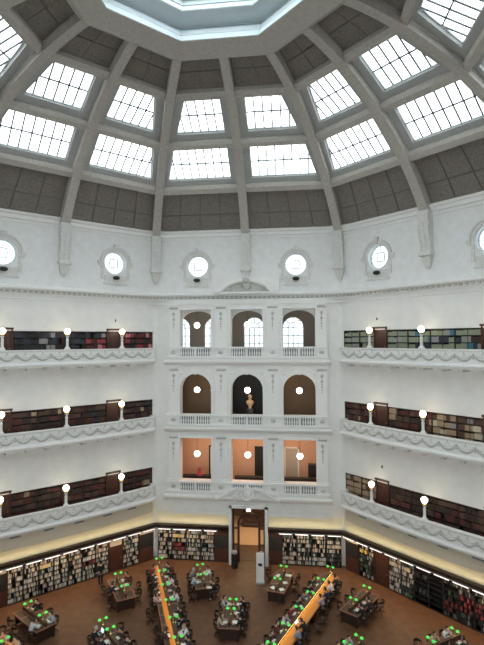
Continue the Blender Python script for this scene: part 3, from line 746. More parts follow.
def bookcase(a, t0, t1, z0, h, shelves, label, group, pals, place, ybk=0.03, depth=.36, skip=0, m='darkwood', run=None, wr=(.035, .075), density=.97, crown=False):
    w = t1-t0; X = face_m(a, (t0+t1)/2, ybk, z0)
    t = thing('bookcase', label, 'bookcase', X, group)
    for e in (-1, 1):
        mb = MB(); mb.box(*sorted((e*w/2, e*(w/2-.035))), 0, depth, 0, h); mb.build('side_panel', M[m], t)
    mb = MB(); mb.box(-w/2, w/2, depth-.02, depth, 0, h); mb.build('back_panel', M['void'], t)
    mb = MB(); mb.box(-w/2, w/2, -.02 if not crown else 0, depth, h-.06, h); mb.build('top', M[m], t)
    mb = MB(); mb.box(-w/2+.035, w/2-.035, 0, depth-.02, 0, .10); mb.build('plinth', M[m], t)
    n = len(shelves)
    for i, zz in enumerate(shelves):
        mb = MB(); mb.box(-w/2+.035, w/2-.035, 0.005, depth-.02, zz-.025, zz); mb.build('shelf', M[m], t)
        top = shelves[i+1]-.025 if i+1 < n else h-.06
        if i >= skip:
            p = pals[(i-skip) % len(pals)] if isinstance(pals, (list, tuple)) else pals
            if p: fill(X, -w/2+.04, w/2-.04, zz, top-zz, p, place, run, density, *wr, y=.02)
    if 'gallery' in place:
        mb = MB(); mb.box(-.016, .016, .0, depth-.02, .1, h-.06); mb.build('divider', M[m], t)
    return t
# gallery bookcases
GS = [.12, .52, .93, 1.34, 1.75]
for a, sn in ((135, 'left'), (45, 'right')):
    for k, gn in ((1, 'top'), (2, 'middle'), (3, 'lowest')):
        z0 = ZR[k]-1.0; h = BK[k]-z0-.01
        sh = [.12, .53, .96, 1.39, 1.82]
        segs = [(-6.94, -5.52), (-5.52, -4.26), (-3.20, -1.60), (-1.60, 0), (0, 1.60), (1.60, 3.20), (4.26, 5.52), (5.52, 6.94)]
        near = range(8) if a == 45 else range(7, -1, -1)   # counted from the front wall corner
        for q_, i in enumerate(near):
            t0, t1 = segs[i]; place = '%s %s gallery' % (gn, sn)
            key = ('L' if a == 135 else 'R')+str(k); pal = key
            if key == 'L1' and t0 > 2.5: pal = 'L1r'
            if key == 'L1' and 1.5 < t0 < 2: pal = ['L1', 'L1r', 'L1r']
            if key == 'R1' and t0 > 1.5: pal = 'R1r'
            if key == 'R2' and 0 <= t0 < 1.7: pal = 'R2t'
            if key == 'R3' and t0 < -4.3: pal = 'R3t'
            if a == 135 and t1 <= -4.2: continue
            if a == 45 and t0 >= 4.2: continue
            bookcase(a, t0+.005, t1-.005, z0, h, sh, 'bookcase of bound volumes on the %s %s gallery, %s from front corner' % (gn, sn, WORDS[q_]), 'gallery bookcases',
                     pal, place, skip=1, run=(4, 9), wr=(.05, .085), m='darkwood' if k > 1 or a == 135 else 'black')
        for q_, tc in enumerate((-3.73, 3.73)):
            near_ = (a == 45) == (tc < 0)
            t = thing('gallery_door', 'dark wooden door on the %s %s gallery, %s' % (gn, sn, 'nearer the front wall' if near_ else 'by the frame edge'), 'door', face_m(a, tc, -.04, z0), 'gallery doors')
            if not near_ and a == 45: pass
            mb = MB(); mb.box(-.525, -.44, 0, .35, 0, 2.36); mb.box(.44, .525, 0, .35, 0, 2.36); mb.box(-.56, .56, -.08, .2, 2.34, 2.46); mb.box(-.44, .44, .05, .35, 2.2, 2.34); mb.build('door_frame', M['redwood'], t)
            mb = MB(); mb.box(-.44, .44, .08, .13, 0.02, 2.2); mb.box(-.32, .32, .065, .08, 1.25, 2.05); mb.box(-.32, .32, .065, .08, .2, 1.05); lf = mb.build('door_leaf', M['redwood'], t)
            mb = MB(); mb.ball((.36, .05, 1.1), .03, 8, 5); mb.build('knob', M['brass'], lf)
# ground floor bookcases
GSH = [.10+.318*i for i in range(7)]
def gcase(a, t0, t1, label, pals, place, **kw):
    return bookcase(a, t0+.005, t1-.005, 0, 2.36, GSH, label, 'ground floor bookcases', pals, place, **kw)
secs = [-3.34+.97*i for i in range(8)]
for i in range(7):
    gcase(135, secs[i], secs[i+1], 'left wall bookcase full of pale books, %s from the wooden door' % WORDS[6-i], ['G', 'G', 'G', 'Gr' if i == 5 else 'G', 'G', 'Gy' if i in (2,) else 'G', 'G'], 'left ground wall', m='black', wr=(.03, .06), density=.93)
gcase(135, 4.56, 5.84, 'left wall bookcase between wooden door and corner board', 'G', 'left ground wall', m='black', wr=(.03, .06), density=.95)
gcase(45, -5.84, -4.56, 'right wall bookcase between corner board and wooden door', ['G', 'Gd', 'Gd', 'Gd', 'Gd', 'Gy'], 'right ground wall', m='black', wr=(.03, .06), density=.75)
for i in range(7):
    pals = ['G'] if i == 0 else (['Gd', 'Gd', 'G', 'G', 'G', 'G'] if i == 1 else ([None, None, 'Gd', None, None, 'Gd'] if i == 2 else ([None] if i == 3 else (['Gd', 'Gred', 'Gred', 'Gd', 'Gd', None] if i == 4 else ['Gd', 'Gd', 'Gred', 'Gred', 'Gred', 'Gd']))))
    what = 'full of pale books' if i < 2 else ('nearly empty and dark' if i < 4 else 'of dark and red books')
    gcase(45, -3.36+.97*i, -3.36+.97*(i+1), 'right wall bookcase %s, %s from the wooden door' % (what, WORDS[i]), pals, 'right ground wall', m='black', wr=(.03, .06), density=.8 if i > 1 else .97)
for i in range(4):
    gcase(90, -7.0+1.12*i, -7.0+1.12*(i+1), 'front wall bookcase left of the doorway, %s from the left corner' % WORDS[i], ['G', 'G', 'Gr' if i == 1 else 'G', 'Gr' if i == 1 else 'G', 'G', 'Gy' if i == 1 else 'G'], 'front ground wall', m='black', wr=(.03, .06), density=.96)
    gcase(90, 2.64+1.1*i, 2.64+1.1*(i+1), 'front wall bookcase right of the doorway, %s from the doorway' % WORDS[i], ['G', 'G', 'G', 'G', 'G', 'G'] if i < 3 else ['Gd', 'Gd', 'Gd', 'G', 'G', 'G'], 'front ground wall', m='black', wr=(.03, .06), density=.9)
# boards and doors between them
def board(a, t0, t1, label, pale=False):
    w = t1-t0; t = thing('notice_cabinet', label, 'cabinet', face_m(a, (t0+t1)/2, .02, 0), 'dark wooden cabinets along the ground floor wall')
    mb = MB(); mb.box(-w/2, w/2, 0, .36, 0, 1.02); mb.build('lower_panel', M['redwood'], t)
    mb = MB(); mb.box(-w/2, w/2, 0, .36, 1.02, 2.36); fr = mb.build('upper_case', M['darkwood'], t)
    mb = MB(); mb.box(-w/2+.07, w/2-.07, -.02, 0, 1.1, 2.05); mb.build('black_board', M['void'], t)
    mb = MB(); mb.box(-w/2+.05, w/2-.05, -.015, 0, 2.12, 2.34); mb.build('header_panel', M['fascia'] if pale else M['redwood'], t)
board(90, -2.50, -1.38, 'dark cabinet with black board just left of the doorway')
board(90, 1.62, 2.62, 'dark cabinet with black board just right of the doorway')
board(135, 5.86, 7.05, 'dark cabinet with black board in the left front corner', True)
board(45, -7.05, -5.86, 'dark cabinet with black board in the right front corner', True)
board(135, -4.5, -3.36, 'dark wooden cabinet ending the left bookcases at frame edge', True)
def wdoor(a, t0, t1, label, pale, out=0):
    w = t1-t0; t = thing('wooden_door', label, 'door', face_m(a, (t0+t1)/2, .02-out, 0), 'wooden doors in the ground floor walls')
    mb = MB(); mb.box(-w/2, -w/2+.07, 0, .36, 0, 2.36); mb.box(w/2-.07, w/2, 0, .36, 0, 2.36); mb.box(-w/2+.07, w/2-.07, 0, .36, 2.30, 2.36); mb.build('door_frame', M['redwood'], t)
    mb = MB(); mb.box(-w/2+.07, w/2-.07, .05, .1, 0.01, 1.8); mb.box(-w/2+.17, w/2-.17, .035, .05, .2, .8); mb.box(-w/2+.17, w/2-.17, .035, .05, .95, 1.65); lf = mb.build('door_leaf', M['redwood'], t)
    mb = MB(); mb.ball((w/2-.14, .03, .9), .03, 8, 5); mb.build('knob', M['brass'], lf)
    mb = MB(); mb.box(-w/2+.07, w/2-.07, .05, .1, 1.82, 2.30); mb.build('transom_panel', M['fascia'] if pale else M['redwood'], t)
wdoor(135, 3.46, 4.54, 'red brown wooden door in the left bookcase wall', True)
wdoor(45, -4.54, -3.38, 'red brown wooden door in the right bookcase wall', False)

# books: the largest as individuals, the rest as one object
def book_mesh(mb, w, d, h):
    b = min(w*.18, .006)
    mb.add([(-w/2+b,0,0),(w/2-b,0,0),(w/2,b*2,0),(w/2,d,0),(-w/2,d,0),(-w/2,b*2,0),(-w/2+b,0,h),(w/2-b,0,h),(w/2,b*2,h),(w/2,d,h),(-w/2,d,h),(-w/2,b*2,h)],
           [(0,1,7,6),(1,2,8,7),(2,3,9,8),(3,4,10,9),(4,5,11,10),(5,0,6,11),(5,4,3,2,1,0),(6,7,8,9,10,11)])
    mb.box(-w/2+.001, w/2-.001, .001, d-.004, h*.985, h*.99)
scored = []
for i, (Xb, w, d, h, c, place) in enumerate(BOOKS):
    p = project(Xb @ Vector((0, 0, h/2))); s = -1
    if p and 3 < p[0] < 481 and 3 < p[1] < 642:
        n = Xb.to_3x3() @ Vector((0, -1, 0)); v = (CAM-Xb.translation).normalized()
        hid = False
        if 'gallery' in place:
            zl = ZR[{'top': 1, 'middle': 2, 'lowest': 3}[place.split()[0]]]
            hid = Xb.translation.z-zl < -.15 or (zl-Xb.translation.z > -.2 and CAM.z < zl+1)
        if not hid: s = w*h*max(0, n.dot(v))/p[2]**2
    scored.append((s, i))
scored.sort(reverse=True); single = {i for s, i in scored[:300] if s > 0}
mids = {}
for i in sorted(single):
    Xb, w, d, h, c, place = BOOKS[i]
    key = (round(w, 2), round(h, 2), c)
    if key not in mids:
        mb = MB(); book_mesh(mb, w, d, h); o = mb.build('book', BC[c], None, Xb); mids[key] = o.data
    else: o = put('book', mids[key], None, Xb)
    pl = 'on a bookcase of the %s' % place if 'gallery' in place else 'in the bookcases along the %s' % place
    tag(o, 'upright %s book standing %s' % (c, pl), 'book', '%s books of the %s' % (c, place))
mb = MB(); bn = list(BC)
for i, (Xb, w, d, h, c, place) in enumerate(BOOKS):
    if i in single: continue
    mb.X = Xb; mb.m = bn.index(c); mb.box(-w/2, w/2, 0, d, 0, h)
mb.X = None
me = bpy.data.meshes.new('shelved_books'); me.from_pydata(mb.v, [], mb.f)
for n in bn: me.materials.append(BC[n])
me.polygons.foreach_set('material_index', mb.mi); me.update()
put('shelved_books', me, None, None, 'the many upright books filling wall and gallery bookcases', 'books', None, 'stuff')

# ground floor cornice with strip lights and cove lamps
for a in (90, 135, 45):
    for t0, t1 in (((-7.2, -1.36), (1.62, 7.2)) if a == 90 else ((-7.2, 7.2),)):
        mb = MB(); pr = [(-.02,2.42),(.20,2.50),(.30,2.60),(.34,2.70),(.34,2.76),(.28,2.78),(-.02,2.78)]
        def xx(t, d): return t+(d*T22 if t < -7 else (-d*T22 if t > 7 else 0))
        mb.rings([[(xx(t, d), -d, z) for d, z in pr] for t in (t0, t1)])
        mb.build('trim_bookcase_cornice', M['darkwood'], None, face_m(a), kind='structure')
nm = {90: 'front', 135: 'left', 45: 'right'}
sp = None
for a in (90, 135, 45):
    segs = [-6.55+1.19*i for i in range(12)] if a != 90 else [-6.4, -5.2, -4.0, -2.8, 2.9, 4.1, 5.3, 6.5]
    ranked = sorted(segs, reverse=(a == 135))
    for q_, c in enumerate(ranked):
        if a == 135 and c < -4.5: continue
        if a == 45 and c > 4.4: continue
        lab = 'glowing strip light under the %s wall cornice, %s from %s' % (nm[a], WORDS[q_], 'the front corner' if a != 90 else 'the left')
        X = face_m(a, c, -.20, 2.40)
        if sp is None:
            t = thing('strip_light', lab, 'light', X, 'strip lights under the cornice')
            mb = MB(); mb.box(-.58, .58, -.08, .05, .045, .085); mb.build('housing', M['grey'], t)
            mb = MB(); mb.box(-.47, .47, -.085, .04, -.01, .045); mb.build('tube', M['strip'], t); sp = t
        else: copy_tree(sp, X, lab, 'light', 'strip lights under the cornice')
def area(name, X, sx, sy, power, col, rx=0):
    l = bpy.data.lights.new(name, 'AREA'); l.shape = 'RECTANGLE'; l.size = sx; l.size_y = sy; l.energy = power; l.color = col
    o = bpy.data.objects.new(name, l); COL.objects.link(o); o.matrix_world = X @ Matrix.Rotation(rx, 4, 'X'); return o
# cove uplights lying on the cornice
for a in (90, 135, 45):
    for c, w in (((-4.2, 5.4), (4.4, 5.2)) if a == 90 else ((0, 13.6),)):
        area('cove_uplight', face_m(a, c, -.27, 2.84), w, .10, 9*w/5.4, (1, .78, .46), PI-.12)
for a in (90, 135, 45):
    for c, w in (((-4.2, 5.4), (4.4, 5.2)) if a == 90 else ((0, 13.6),)):
        area('cornice_downlight', face_m(a, c, -.30, 2.40), w, .08, 42*w/5.4, (1, .60, .30), -.5)
# loggia ceiling lights of the lit lower rooms
area('lower_loggia_light', face_m(90, 0, 2.2, 9.4), 11, 1.2, 150, (1, .62, .36))
area('passage_light', face_m(90, .1, 4.8, 4.7), 2.5, 3, 150, (1, .74, .42))
area('middle_loggia_light', face_m(90, 0, 2.0, 14.8), 11, 1.0, 30, (1, .66, .40))

# ------------------------------------------------------------------ floor
mb = MB(); Rf = (A+1.2)*K22
mb.rings([[(Rf*math.cos(math.radians(22.5+45*k)), Rf*math.sin(math.radians(22.5+45*k)), z) for k in range(8)] for z in (-.3, 0)])
mb.build('floor', M['floor'], None, None, kind='structure')

# ------------------------------------------------------------------ furniture prototypes
def polar(a, r, u=0, z=0, rz=0):      # position on the floor: radial distance r at angle a, u to the right; local y points outward
    n = Vector((math.cos(math.radians(a)), math.sin(math.radians(a)), 0)); s = Vector((math.sin(math.radians(a)), -math.cos(math.radians(a)), 0))
    p = n*r+s*u; return Matrix.Translation((p.x, p.y, z)) @ Matrix.Rotation(math.radians(a-90)+rz, 4, 'Z')
chair0 = None
def chair(X, label):
    global chair0
    if chair0 is not None: return copy_tree(chair0, X, label, 'chair', 'wooden chairs at the reading desks')
    t = thing('wooden_chair', label, 'chair', X, 'wooden chairs at the reading desks')
    mb = MB(); mb.rings([[( .23*math.cos(b)*k, .22*math.sin(b)*k, z) for b in [2*PI*j/14 for j in range(14)]] for k, z in ((.95,.42),(1,.44),(.98,.47),(.8,.465))]); mb.build('seat', M['darkwood'], t)
    mb = MB(); R = []
    for i in range(11):
        b = PI+PI*i/10; c, s = math.cos(b), math.sin(b)
        R.append([(.24*c, .24*s, .70), (.27*c, .27*s, .70), (.27*c, .27*s, .76+.10*abs(s)), (.24*c, .24*s, .76+.10*abs(s))])
    mb.rings(R); mb.build('backrest', M['darkwood'], t)
    for i in range(7):
        b = PI+PI*i/6; mb = MB(); mb.tube([(.21*math.cos(b), .2*math.sin(b), .46), (.255*math.cos(b), .255*math.sin(b), .71)], .012, 5); mb.build('spindle', M['darkwood'], t)
    mb = MB(); mb.lathe([(.05,.12),(.035,.2),(.04,.38),(.08,.43)], 8); mb.build('column', M['darkwood'], t)
    for i in range(4):
        b = PI/4+PI/2*i; mb = MB(); mb.tube([(0,0,.16), (.14*math.cos(b), .14*math.sin(b), .13), (.27*math.cos(b), .27*math.sin(b), .025)], [.035,.03,.02], 6); mb.build('leg', M['darkwood'], t)
    chair0 = t; return t
lamp0 = None
def desk_lamp(X, label):
    global lamp0
    if lamp0 is not None: return copy_tree(lamp0, X, label, 'lamp', 'twin green lamps on the reading desks')
    t = thing('desk_lamp', label, 'lamp', X, 'twin green lamps on the reading desks')
    mb = MB(); mb.lathe([(.07,0),(.06,.02),(.02,.04),(.014,.10),(.014,.34)], 8); mb.tube([(-.19,0,.33),(-.1,0,.36),(0,0,.34),(.1,0,.36),(.19,0,.33)], .010, 5); mb.build('stem', M['brass'], t)
    for e in (-1, 1):
        mb = MB(); R = []
        for rr_, z in ((.03,.39),(.065,.37),(.088,.33),(.095,.29),(.088,.29),(.08,.325),(.06,.36),(.03,.38)):
            R.append([(e*.19+rr_*math.cos(2*PI*j/12), rr_*math.sin(2*PI*j/12), z) for j in range(12)])
        mb.rings(R); sh = mb.build('lamp_shade', M['shade'], t, smooth=True)
        mb = MB(); mb.ball((e*.19, 0, .33), .026, 8, 6); mb.build('bulb', M['bulb'], sh)
    lamp0 = t; return t

def long_desk(a, r0, r1, label, lit):
    L = r1-r0; t = thing('long_desk', label, 'desk', polar(a, (r0+r1)/2), 'long radial reading desks')
    h = L/2; W = .62
    mb = MB(); mb.box(-W, W, -h, h, .70, .75); mb.build('desktop', M['deskwood'], t)
    n = int(L/.95)
    for e in (-1, 1):
        for i in range(n):
            y0 = -h+L*i/n+.05; y1 = -h+L*(i+1)/n-.05; hot = (e == lit)
            mb = MB(); mb.box(*sorted((e*((.36 if lit < 0 else .585) if hot else .14), e*.57)), y0, y1, .75, .754); mb.build('leather_panel', M['leather'], t)
    mb = MB(); mb.box(-.07, .07, -h, h, .75, 1.02); mb.box(-.12, .12, -h-.02, h+.02, 1.02, 1.05); mb.build('spine', M['redwood'], t)
    mb = MB(); x0, x1 = sorted((lit*.07, lit*(.33 if lit < 0 else .58)))
    za, zb = (.86, .757) if lit > 0 else (.757, .86)
    mb.hexa([(x0,-h,.752),(x1,-h,.752),(x1,h,.752),(x0,h,.752)], [(x0,-h,za),(x1,-h,zb),(x1,h,zb),(x0,h,za)]); mb.build('polished_ledge', M['orange'], t)
    mb = MB(); x0, x1 = sorted((lit*.08, lit*.115)); mb.box(x0, x1, -h+.05, h-.05, 1.0, 1.018); mb.build('added_strip', M['reading'], t)
    for e in (-1, 1):
        mb = MB(); mb.box(*sorted((e*.50, e*.56)), -h+.1, h-.1, .60, .70); mb.build('apron', M['darkwood'], t)
    for i in range(int(L/1.9)+1):
        y = -h+.15+(L-.3)*i/int(L/1.9)
        mb = MB(); mb.box(-.50, .50, y-.04, y+.04, 0, .70); mb.build('pedestal', M['darkwood'], t)
    return t
def small_desk(a, r0, r1, label):
    L = r1-r0; h = L/2; t = thing('reading_table', label, 'table', polar(a, (r0+r1)/2), 'small reading tables'); W = .60
    mb = MB(); mb.box(-W, W, -h, h, .71, .75); mb.build('desktop', M['deskwood'], t)
    n = 3
    for e in (-1, 1):
        for i in range(n):
            mb = MB(); mb.box(*sorted((e*.12, e*.54)), -h+L*i/n+.06, -h+L*(i+1)/n-.05, .75, .754); mb.build('leather_panel', M['leather'], t)
    mb = MB(); mb.box(-.06, .06, -h+.1, h-.1, .75, 1.0); mb.box(-.09, .09, -h+.08, h-.08, 1.0, 1.03); mb.build('spine', M['redwood'], t)
    for e in (-1, 1):
        mb = MB(); mb.box(*sorted((e*.50, e*.55)), -h+.06, h-.06, .58, .71); mb.build('apron', M['darkwood'], t)
        for g in (-1, 1):
            mb = MB(); mb.box(e*.48-.05, e*.48+.05, g*(h-.14)-.05, g*(h-.14)+.05, 0, .71); mb.build('leg', M['darkwood'], t)
    mb = MB(); mb.box(-.05, .05, -h+.2, h-.2, .1, .6); mb.build('centre_board', M['darkwood'], t)
    for g in (-1, 1):
        mb = MB(); mb.box(-.43, .43, g*(h-.12)-.02, g*(h-.12)+.02, .08, .71); mb.build('end_panel', M['darkwood'], t)
    return t

# ------------------------------------------------------------------ people
def skin_mesh(chains, levels=1):
    """chains: list of (points, radii, parent vertex index or None); grows one skin surface"""
    bm = bmesh.new(); lay = bm.verts.layers.skin.new(); vs = []
    for pts, rad, par in chains:
        prev = vs[par] if par is not None else None
        for p, r in zip(pts, rad):
            v = bm.verts.new(p); rx, ry = (r if isinstance(r, tuple) else (r, r)); v[lay].radius = (rx, ry); v[lay].use_root = (len(vs) == 0)
            if prev is not None: bm.edges.new((prev, v))
            prev = v; vs.append(v)
    me = bpy.data.meshes.new('sk'); bm.to_mesh(me); bm.free()
    o = bpy.data.objects.new('sk', me); COL.objects.link(o)
    md = o.modifiers.new('s', 'SKIN'); md.use_smooth_shade = True
    if levels: sb = o.modifiers.new('b', 'SUBSURF'); sb.levels = levels; sb.render_levels = levels
    dg = bpy.context.evaluated_depsgraph_get(); dg.update()
    out = bpy.data.meshes.new_from_object(o.evaluated_get(dg), depsgraph=dg)
    bpy.data.objects.remove(o); return out
def join_meshes(ms, name):
    bm = bmesh.new()
    for m in ms: bm.from_mesh(m)
    me = bpy.data.meshes.new(name); bm.to_mesh(me); bm.free(); me.polygons.foreach_set('use_smooth', [True]*len(me.polygons)); me.materials.append(None); return me
def mb_mesh(mb):
    me = bpy.data.meshes.new('t'); me.from_pydata(mb.v, [], mb.f)
    bm = bmesh.new(); bm.from_mesh(me); bmesh.ops.recalc_face_normals(bm, faces=bm.faces); bm.to_mesh(me); bm.free(); return me
def person_set(pose):
    V = Vector
    if pose == 'stand':
        hip, chest, neck, head = V((0,0,.95)), V((0,.0,1.28)), V((0,.02,1.48)), V((0,.05,1.62))
        knee, ank, toe = V((.10,.03,.50)), V((.10,-.02,.09)), V((.11,.14,.04)); sh = V((.19,0,1.40)); elb = V((.25,-.02,1.12)); wr = V((.22,.16,.95))
    else:
        ln = {'upright': .06, 'lean': .18, 'write': .26}[pose]
        hip, chest, neck, head = V((0,0,.54)), V((0,ln*.5,.84)), V((0,ln,1.04)), V((0,ln+.07,1.17 if pose != 'write' else 1.14))
        knee, ank, toe = V((.12,.42,.52)), V((.12,.36,.09)), V((.12,.52,.04)); sh = V((.19,ln*.85,.98)); elb = V((.26,ln+.12,.76)); wr = V((.16,ln+.34,.80))
        if pose == 'upright': wr = V((.14,.42,.80)); elb = V((.24,.20,.78))
    mx = lambda p: V((-p.x, p.y, p.z))
    hd = (wr-elb).normalized()
    body = skin_mesh([([hip, (hip+chest)/2, chest, neck, head-V((0,.02,.02))], [(.13,.10),(.12,.09),(.13,.09),.055,.06], None)] +
        [([sh_ if s > 0 else mx(sh_), (e_ if s > 0 else mx(e_)), (w_ if s > 0 else mx(w_)), (h_ if s > 0 else mx(h_))], [.045,.036,.026,.03], 2) for s in (1, -1) for sh_, e_, w_, h_ in [(sh, elb, wr, wr+hd*.07)]] +
        [([V((s*.09, hip.y, hip.z-.02)), V((s*knee.x, knee.y, knee.z)), V((s*ank.x, ank.y, ank.z)), V((s*toe.x, toe.y, toe.z))], [.075,.055,.035,.03], 0) for s in (1, -1)])
    parts = [body]
    mb = MB(); mb.ball(head, .1, 14, 10, (.76,.95,1.18)); mb.ball(head+V((0,.098,-.01)), .018, 6, 5, (.8,1,1.4)); mb.ball(head+V((0,.055,-.085)), .045, 8, 6)
    for s in (-1, 1): mb.ball(head+V((s*.077,0,-.005)), .022, 6, 5, (.4,.8,1.3))
    for s in (-1, 1):      # fingers and thumb
        w = V((s*(wr.x), wr.y, wr.z)); d = V((-s*abs(hd.x), hd.y, hd.z)) if pose != 'stand' else V((0, hd.y, hd.z)); d.normalize(); sd_ = V((1,0,0)); k0 = w+d*.07
        for i, ln_ in enumerate((.062,.072,.068,.052)):
            b0 = k0+sd_*(i-1.5)*.019*s; mb.tube([b0, b0+d*ln_*.5+V((0,0,-.004)), b0+d*ln_*.85+V((0,0,-.022)), b0+d*ln_+V((0,0,-.04))], [.009,.0085,.0075,.006], 5)
        b0 = w+d*.03-sd_*.028*s; mb.tube([b0, b0-sd_*.025*s+d*.025, b0-sd_*.028*s+d*.055+V((0,0,-.012))], [.011,.010,.008], 5)
    parts.append(mb_mesh(mb)); S = {}
    S['body'] = join_meshes(parts, 'person')
    top = skin_mesh([([hip+V((0,0,-.02)), (hip+chest)/2, chest, chest*.35+neck*.65], [(.165,.125),(.155,.118),(.172,.118),(.085,.075)], None)] +
        [([V((s*sh.x, sh.y, sh.z)), V((s*(sh.x+elb.x)/2, (sh.y+elb.y)/2, (sh.z+elb.z)/2)), V((s*elb.x, elb.y, elb.z)), V((s*(elb.x*.25+wr.x*.75), elb.y*.25+wr.y*.75, elb.z*.25+wr.z*.75))], [.075,.062,.054,.042], 2) for s in (1, -1)])
    S['top'] = join_meshes([top], 'shirt')
    tr = skin_mesh([([hip+V((0,0,.04)), hip+V((0,0,-.04))], [(.150,.125),(.150,.120)], None)] +
        [([V((s*.09, hip.y+.04, hip.z-.03)), V((s*(.09+knee.x)/2, (hip.y+knee.y)/2, (hip.z+knee.z)/2)), V((s*knee.x, knee.y, knee.z)), V((s*(knee.x+ank.x)/2, (knee.y+ank.y)/2, (knee.z+ank.z)/2)), V((s*ank.x, ank.y, ank.z+.03))], [.095,.088,.072,.060,.052], 1) for s in (1, -1)])
    S['legs'] = join_meshes([tr], 'trousers')
    for nm_, kk in (('short', 0), ('long', 1)):
        mb = MB(); R = []
        for i in range(9):
            ph = PI*i/12; R.append([(head.x+.1*.84*math.sin(max(ph,.03))*math.cos(b), head.y-.012+.1*1.04*math.sin(max(ph,.03))*math.sin(b)*(1 if math.sin(b) < .3 else .88), head.z+.012+.1*1.26*math.cos(ph)*(1 if math.sin(b) < .3 or ph < 1.0 else 1)+ (0 if math.sin(b) < .3 else max(0, ph-1.0)*.05)) for b in [2*PI*j/14 for j in range(14)]])
        mb.rings(R[:6])
        back = [[(head.x+.088*math.cos(b), head.y-.02+.105*math.sin(b)*.98, z) for b in [PI+PI*j/8 for j in range(9)]]+[(head.x+.06*math.cos(b), head.y-.02+.06*math.sin(b), z) for b in [PI+PI*j/8 for j in range(8, -1, -1)]] for z in ((head.z+.06, head.z-.02, head.z-.07) if not kk else (head.z+.06, head.z-.05, head.z-.14, head.z-.22))]
        mb.rings(back); S['hair_'+nm_] = join_meshes([mb_mesh(mb)], 'hair')
    mb = MB()
    for s in (-1, 1): mb.ball(head+V((s*.03,.088,.012)), .010, 6, 5)
    mb.ball(head+V((0,.091,-.055)), .014, 6, 4, (1.5,.5,.4)); S['eyes'] = join_meshes([mb_mesh(mb)], 'face')
    mb = MB()
    for s in (-1, 1): mb.ball(V((s*toe.x, toe.y-.06, .045)), .05, 8, 6, (.9,2.4,.85))
    S['shoes'] = join_meshes([mb_mesh(mb)], 'shoes')
    return S
PS = {p: person_set(p) for p in ('upright', 'lean', 'write', 'stand')}
def slot(o, m):
    o.material_slots[0].link = 'OBJECT'; o.material_slots[0].material = m
def person(X, label, pose, shirt, hair='black', legs='charcoal', longh=False, skin=0):
    S = PS[pose]; b = put('person', S['body'], None, X, label, 'person', None); slot(b, SKIN[skin])
    for nm_, key, m in (('shirt', 'top', CL[shirt]), ('trousers', 'legs', CL[legs]), ('hair', 'hair_long' if longh else 'hair_short', HAIR[hair]), ('shoes', 'shoes', M['black']), ('facial_features', 'eyes', HAIR['brown'])):
        c = put(nm_, S[key], b); slot(c, m)
    return b

# ------------------------------------------------------------------ desk items
def paper(X, label):
    mb = MB(); mb.box(-.12, .12, -.16, .16, 0, .006); mb.hexa([(.0,-.15,.007),(.22,-.10,.007),(.15,.19,.007),(-.06,.14,.007)], [(.0,-.15,.012),(.22,-.10,.012),(.15,.19,.012),(-.06,.14,.012)])
    return mb.build('paper_sheets', M['paper'], None, X, label=label, cat='papers', group='papers on the reading desks')
def openbook(X, label):
    t = thing('open_book', label, 'book', X, 'open books on the reading desks')
    mb = MB(); mb.box(-.23, .23, -.16, .16, 0, .008); mb.build('cover', BC[random.choice(['dark red', 'navy', 'black', 'green'])], t)
    mb = MB()
    for e in (-1, 1): mb.rings([[(e*x, -.15, .008), (e*x, -.15, z), (e*x, .15, z), (e*x, .15, .008)] for x, z in ((.003,.018),(.04,.038),(.12,.034),(.215,.016))])
    mb.build('pages', M['paper'], t); return t
def laptop(X, label):
    t = thing('laptop', label, 'laptop', X, 'laptops on the reading desks')
    mb = MB(); mb.box(-.17, .17, -.12, .12, 0, .018); kb = mb.build('keyboard_base', M['laptop'], t)
    mb = MB(); mb.box(-.15, .15, -.02, .10, .018, .02); mb.build('keys', M['black'], kb)
    mb = MB(); mb.hexa([(-.17,.12,.018),(.17,.12,.018),(.17,.13,.018),(-.17,.13,.018)], [(-.17,.19,.23),(.17,.19,.23),(.17,.20,.23),(-.17,.20,.23)]); ld = mb.build('lid', M['laptop'], t)
    mb = MB(); mb.hexa([(-.155,.1215,.03),(.155,.1215,.03),(.155,.1235,.03),(-.155,.1235,.03)], [(-.155,.184,.22),(.155,.184,.22),(.155,.186,.22),(-.155,.186,.22)]); mb.build('display', M['screen'], ld)
    return t

# seat plans: for each side a list of (r, spec); spec None = empty chair
def P(shirt, hair='black', pose='lean', item='paper', legs='charcoal', longh=False, skin=0): return dict(shirt=shirt, hair=hair, pose=pose, item=item, legs=legs, longh=longh, skin=skin)
used = set()
def seatrow(F, side, desk, plan, W=.62, spine=.0):
    if not callable(F):
        a_ = F; F = lambda r, u, z=0, rz=0: polar(a_, r, u, z, rz)
    e = -1 if side == 'left' else 1
    n = len(plan)
    for i, (r, sp_) in enumerate(plan):
        r += random.uniform(-.05, .05)
        out = .36 if sp_ else random.choice([.22, .3, .5])
        seatpos = W+out-.12 if not sp_ else W+.02
        rz = (-PI/2 if e < 0 else PI/2)
        jit = random.uniform(-.12, .12)
        where = '%s side of %s, %s from far end' % (side, desk, WORDS[i])
        chair(F(r, e*(seatpos+.10), 0, rz+jit), 'wooden chair, '+where)
        if sp_:
            lab = 'person in %s top seated %s' % (sp_['shirt'], where)
            if len(lab.split()) > 16: lab = 'person in %s top, %s' % (sp_['shirt'], where)
            person(F(r, e*(seatpos+.10), -.01, rz+jit*.6), lab, sp_['pose'], sp_['shirt'], sp_['hair'], sp_['legs'], sp_['longh'], sp_['skin'])
            it = sp_['item']; X = F(r, e*(W-.32), .757, rz+random.uniform(-.25, .25))
            fn = {'paper': paper, 'book': openbook, 'laptop': laptop}.get(it)
            nm_ = {'paper': 'white papers', 'book': 'open book', 'laptop': 'silver laptop'}.get(it)
            if fn: fn(X, '%s, %s' % (nm_, where))
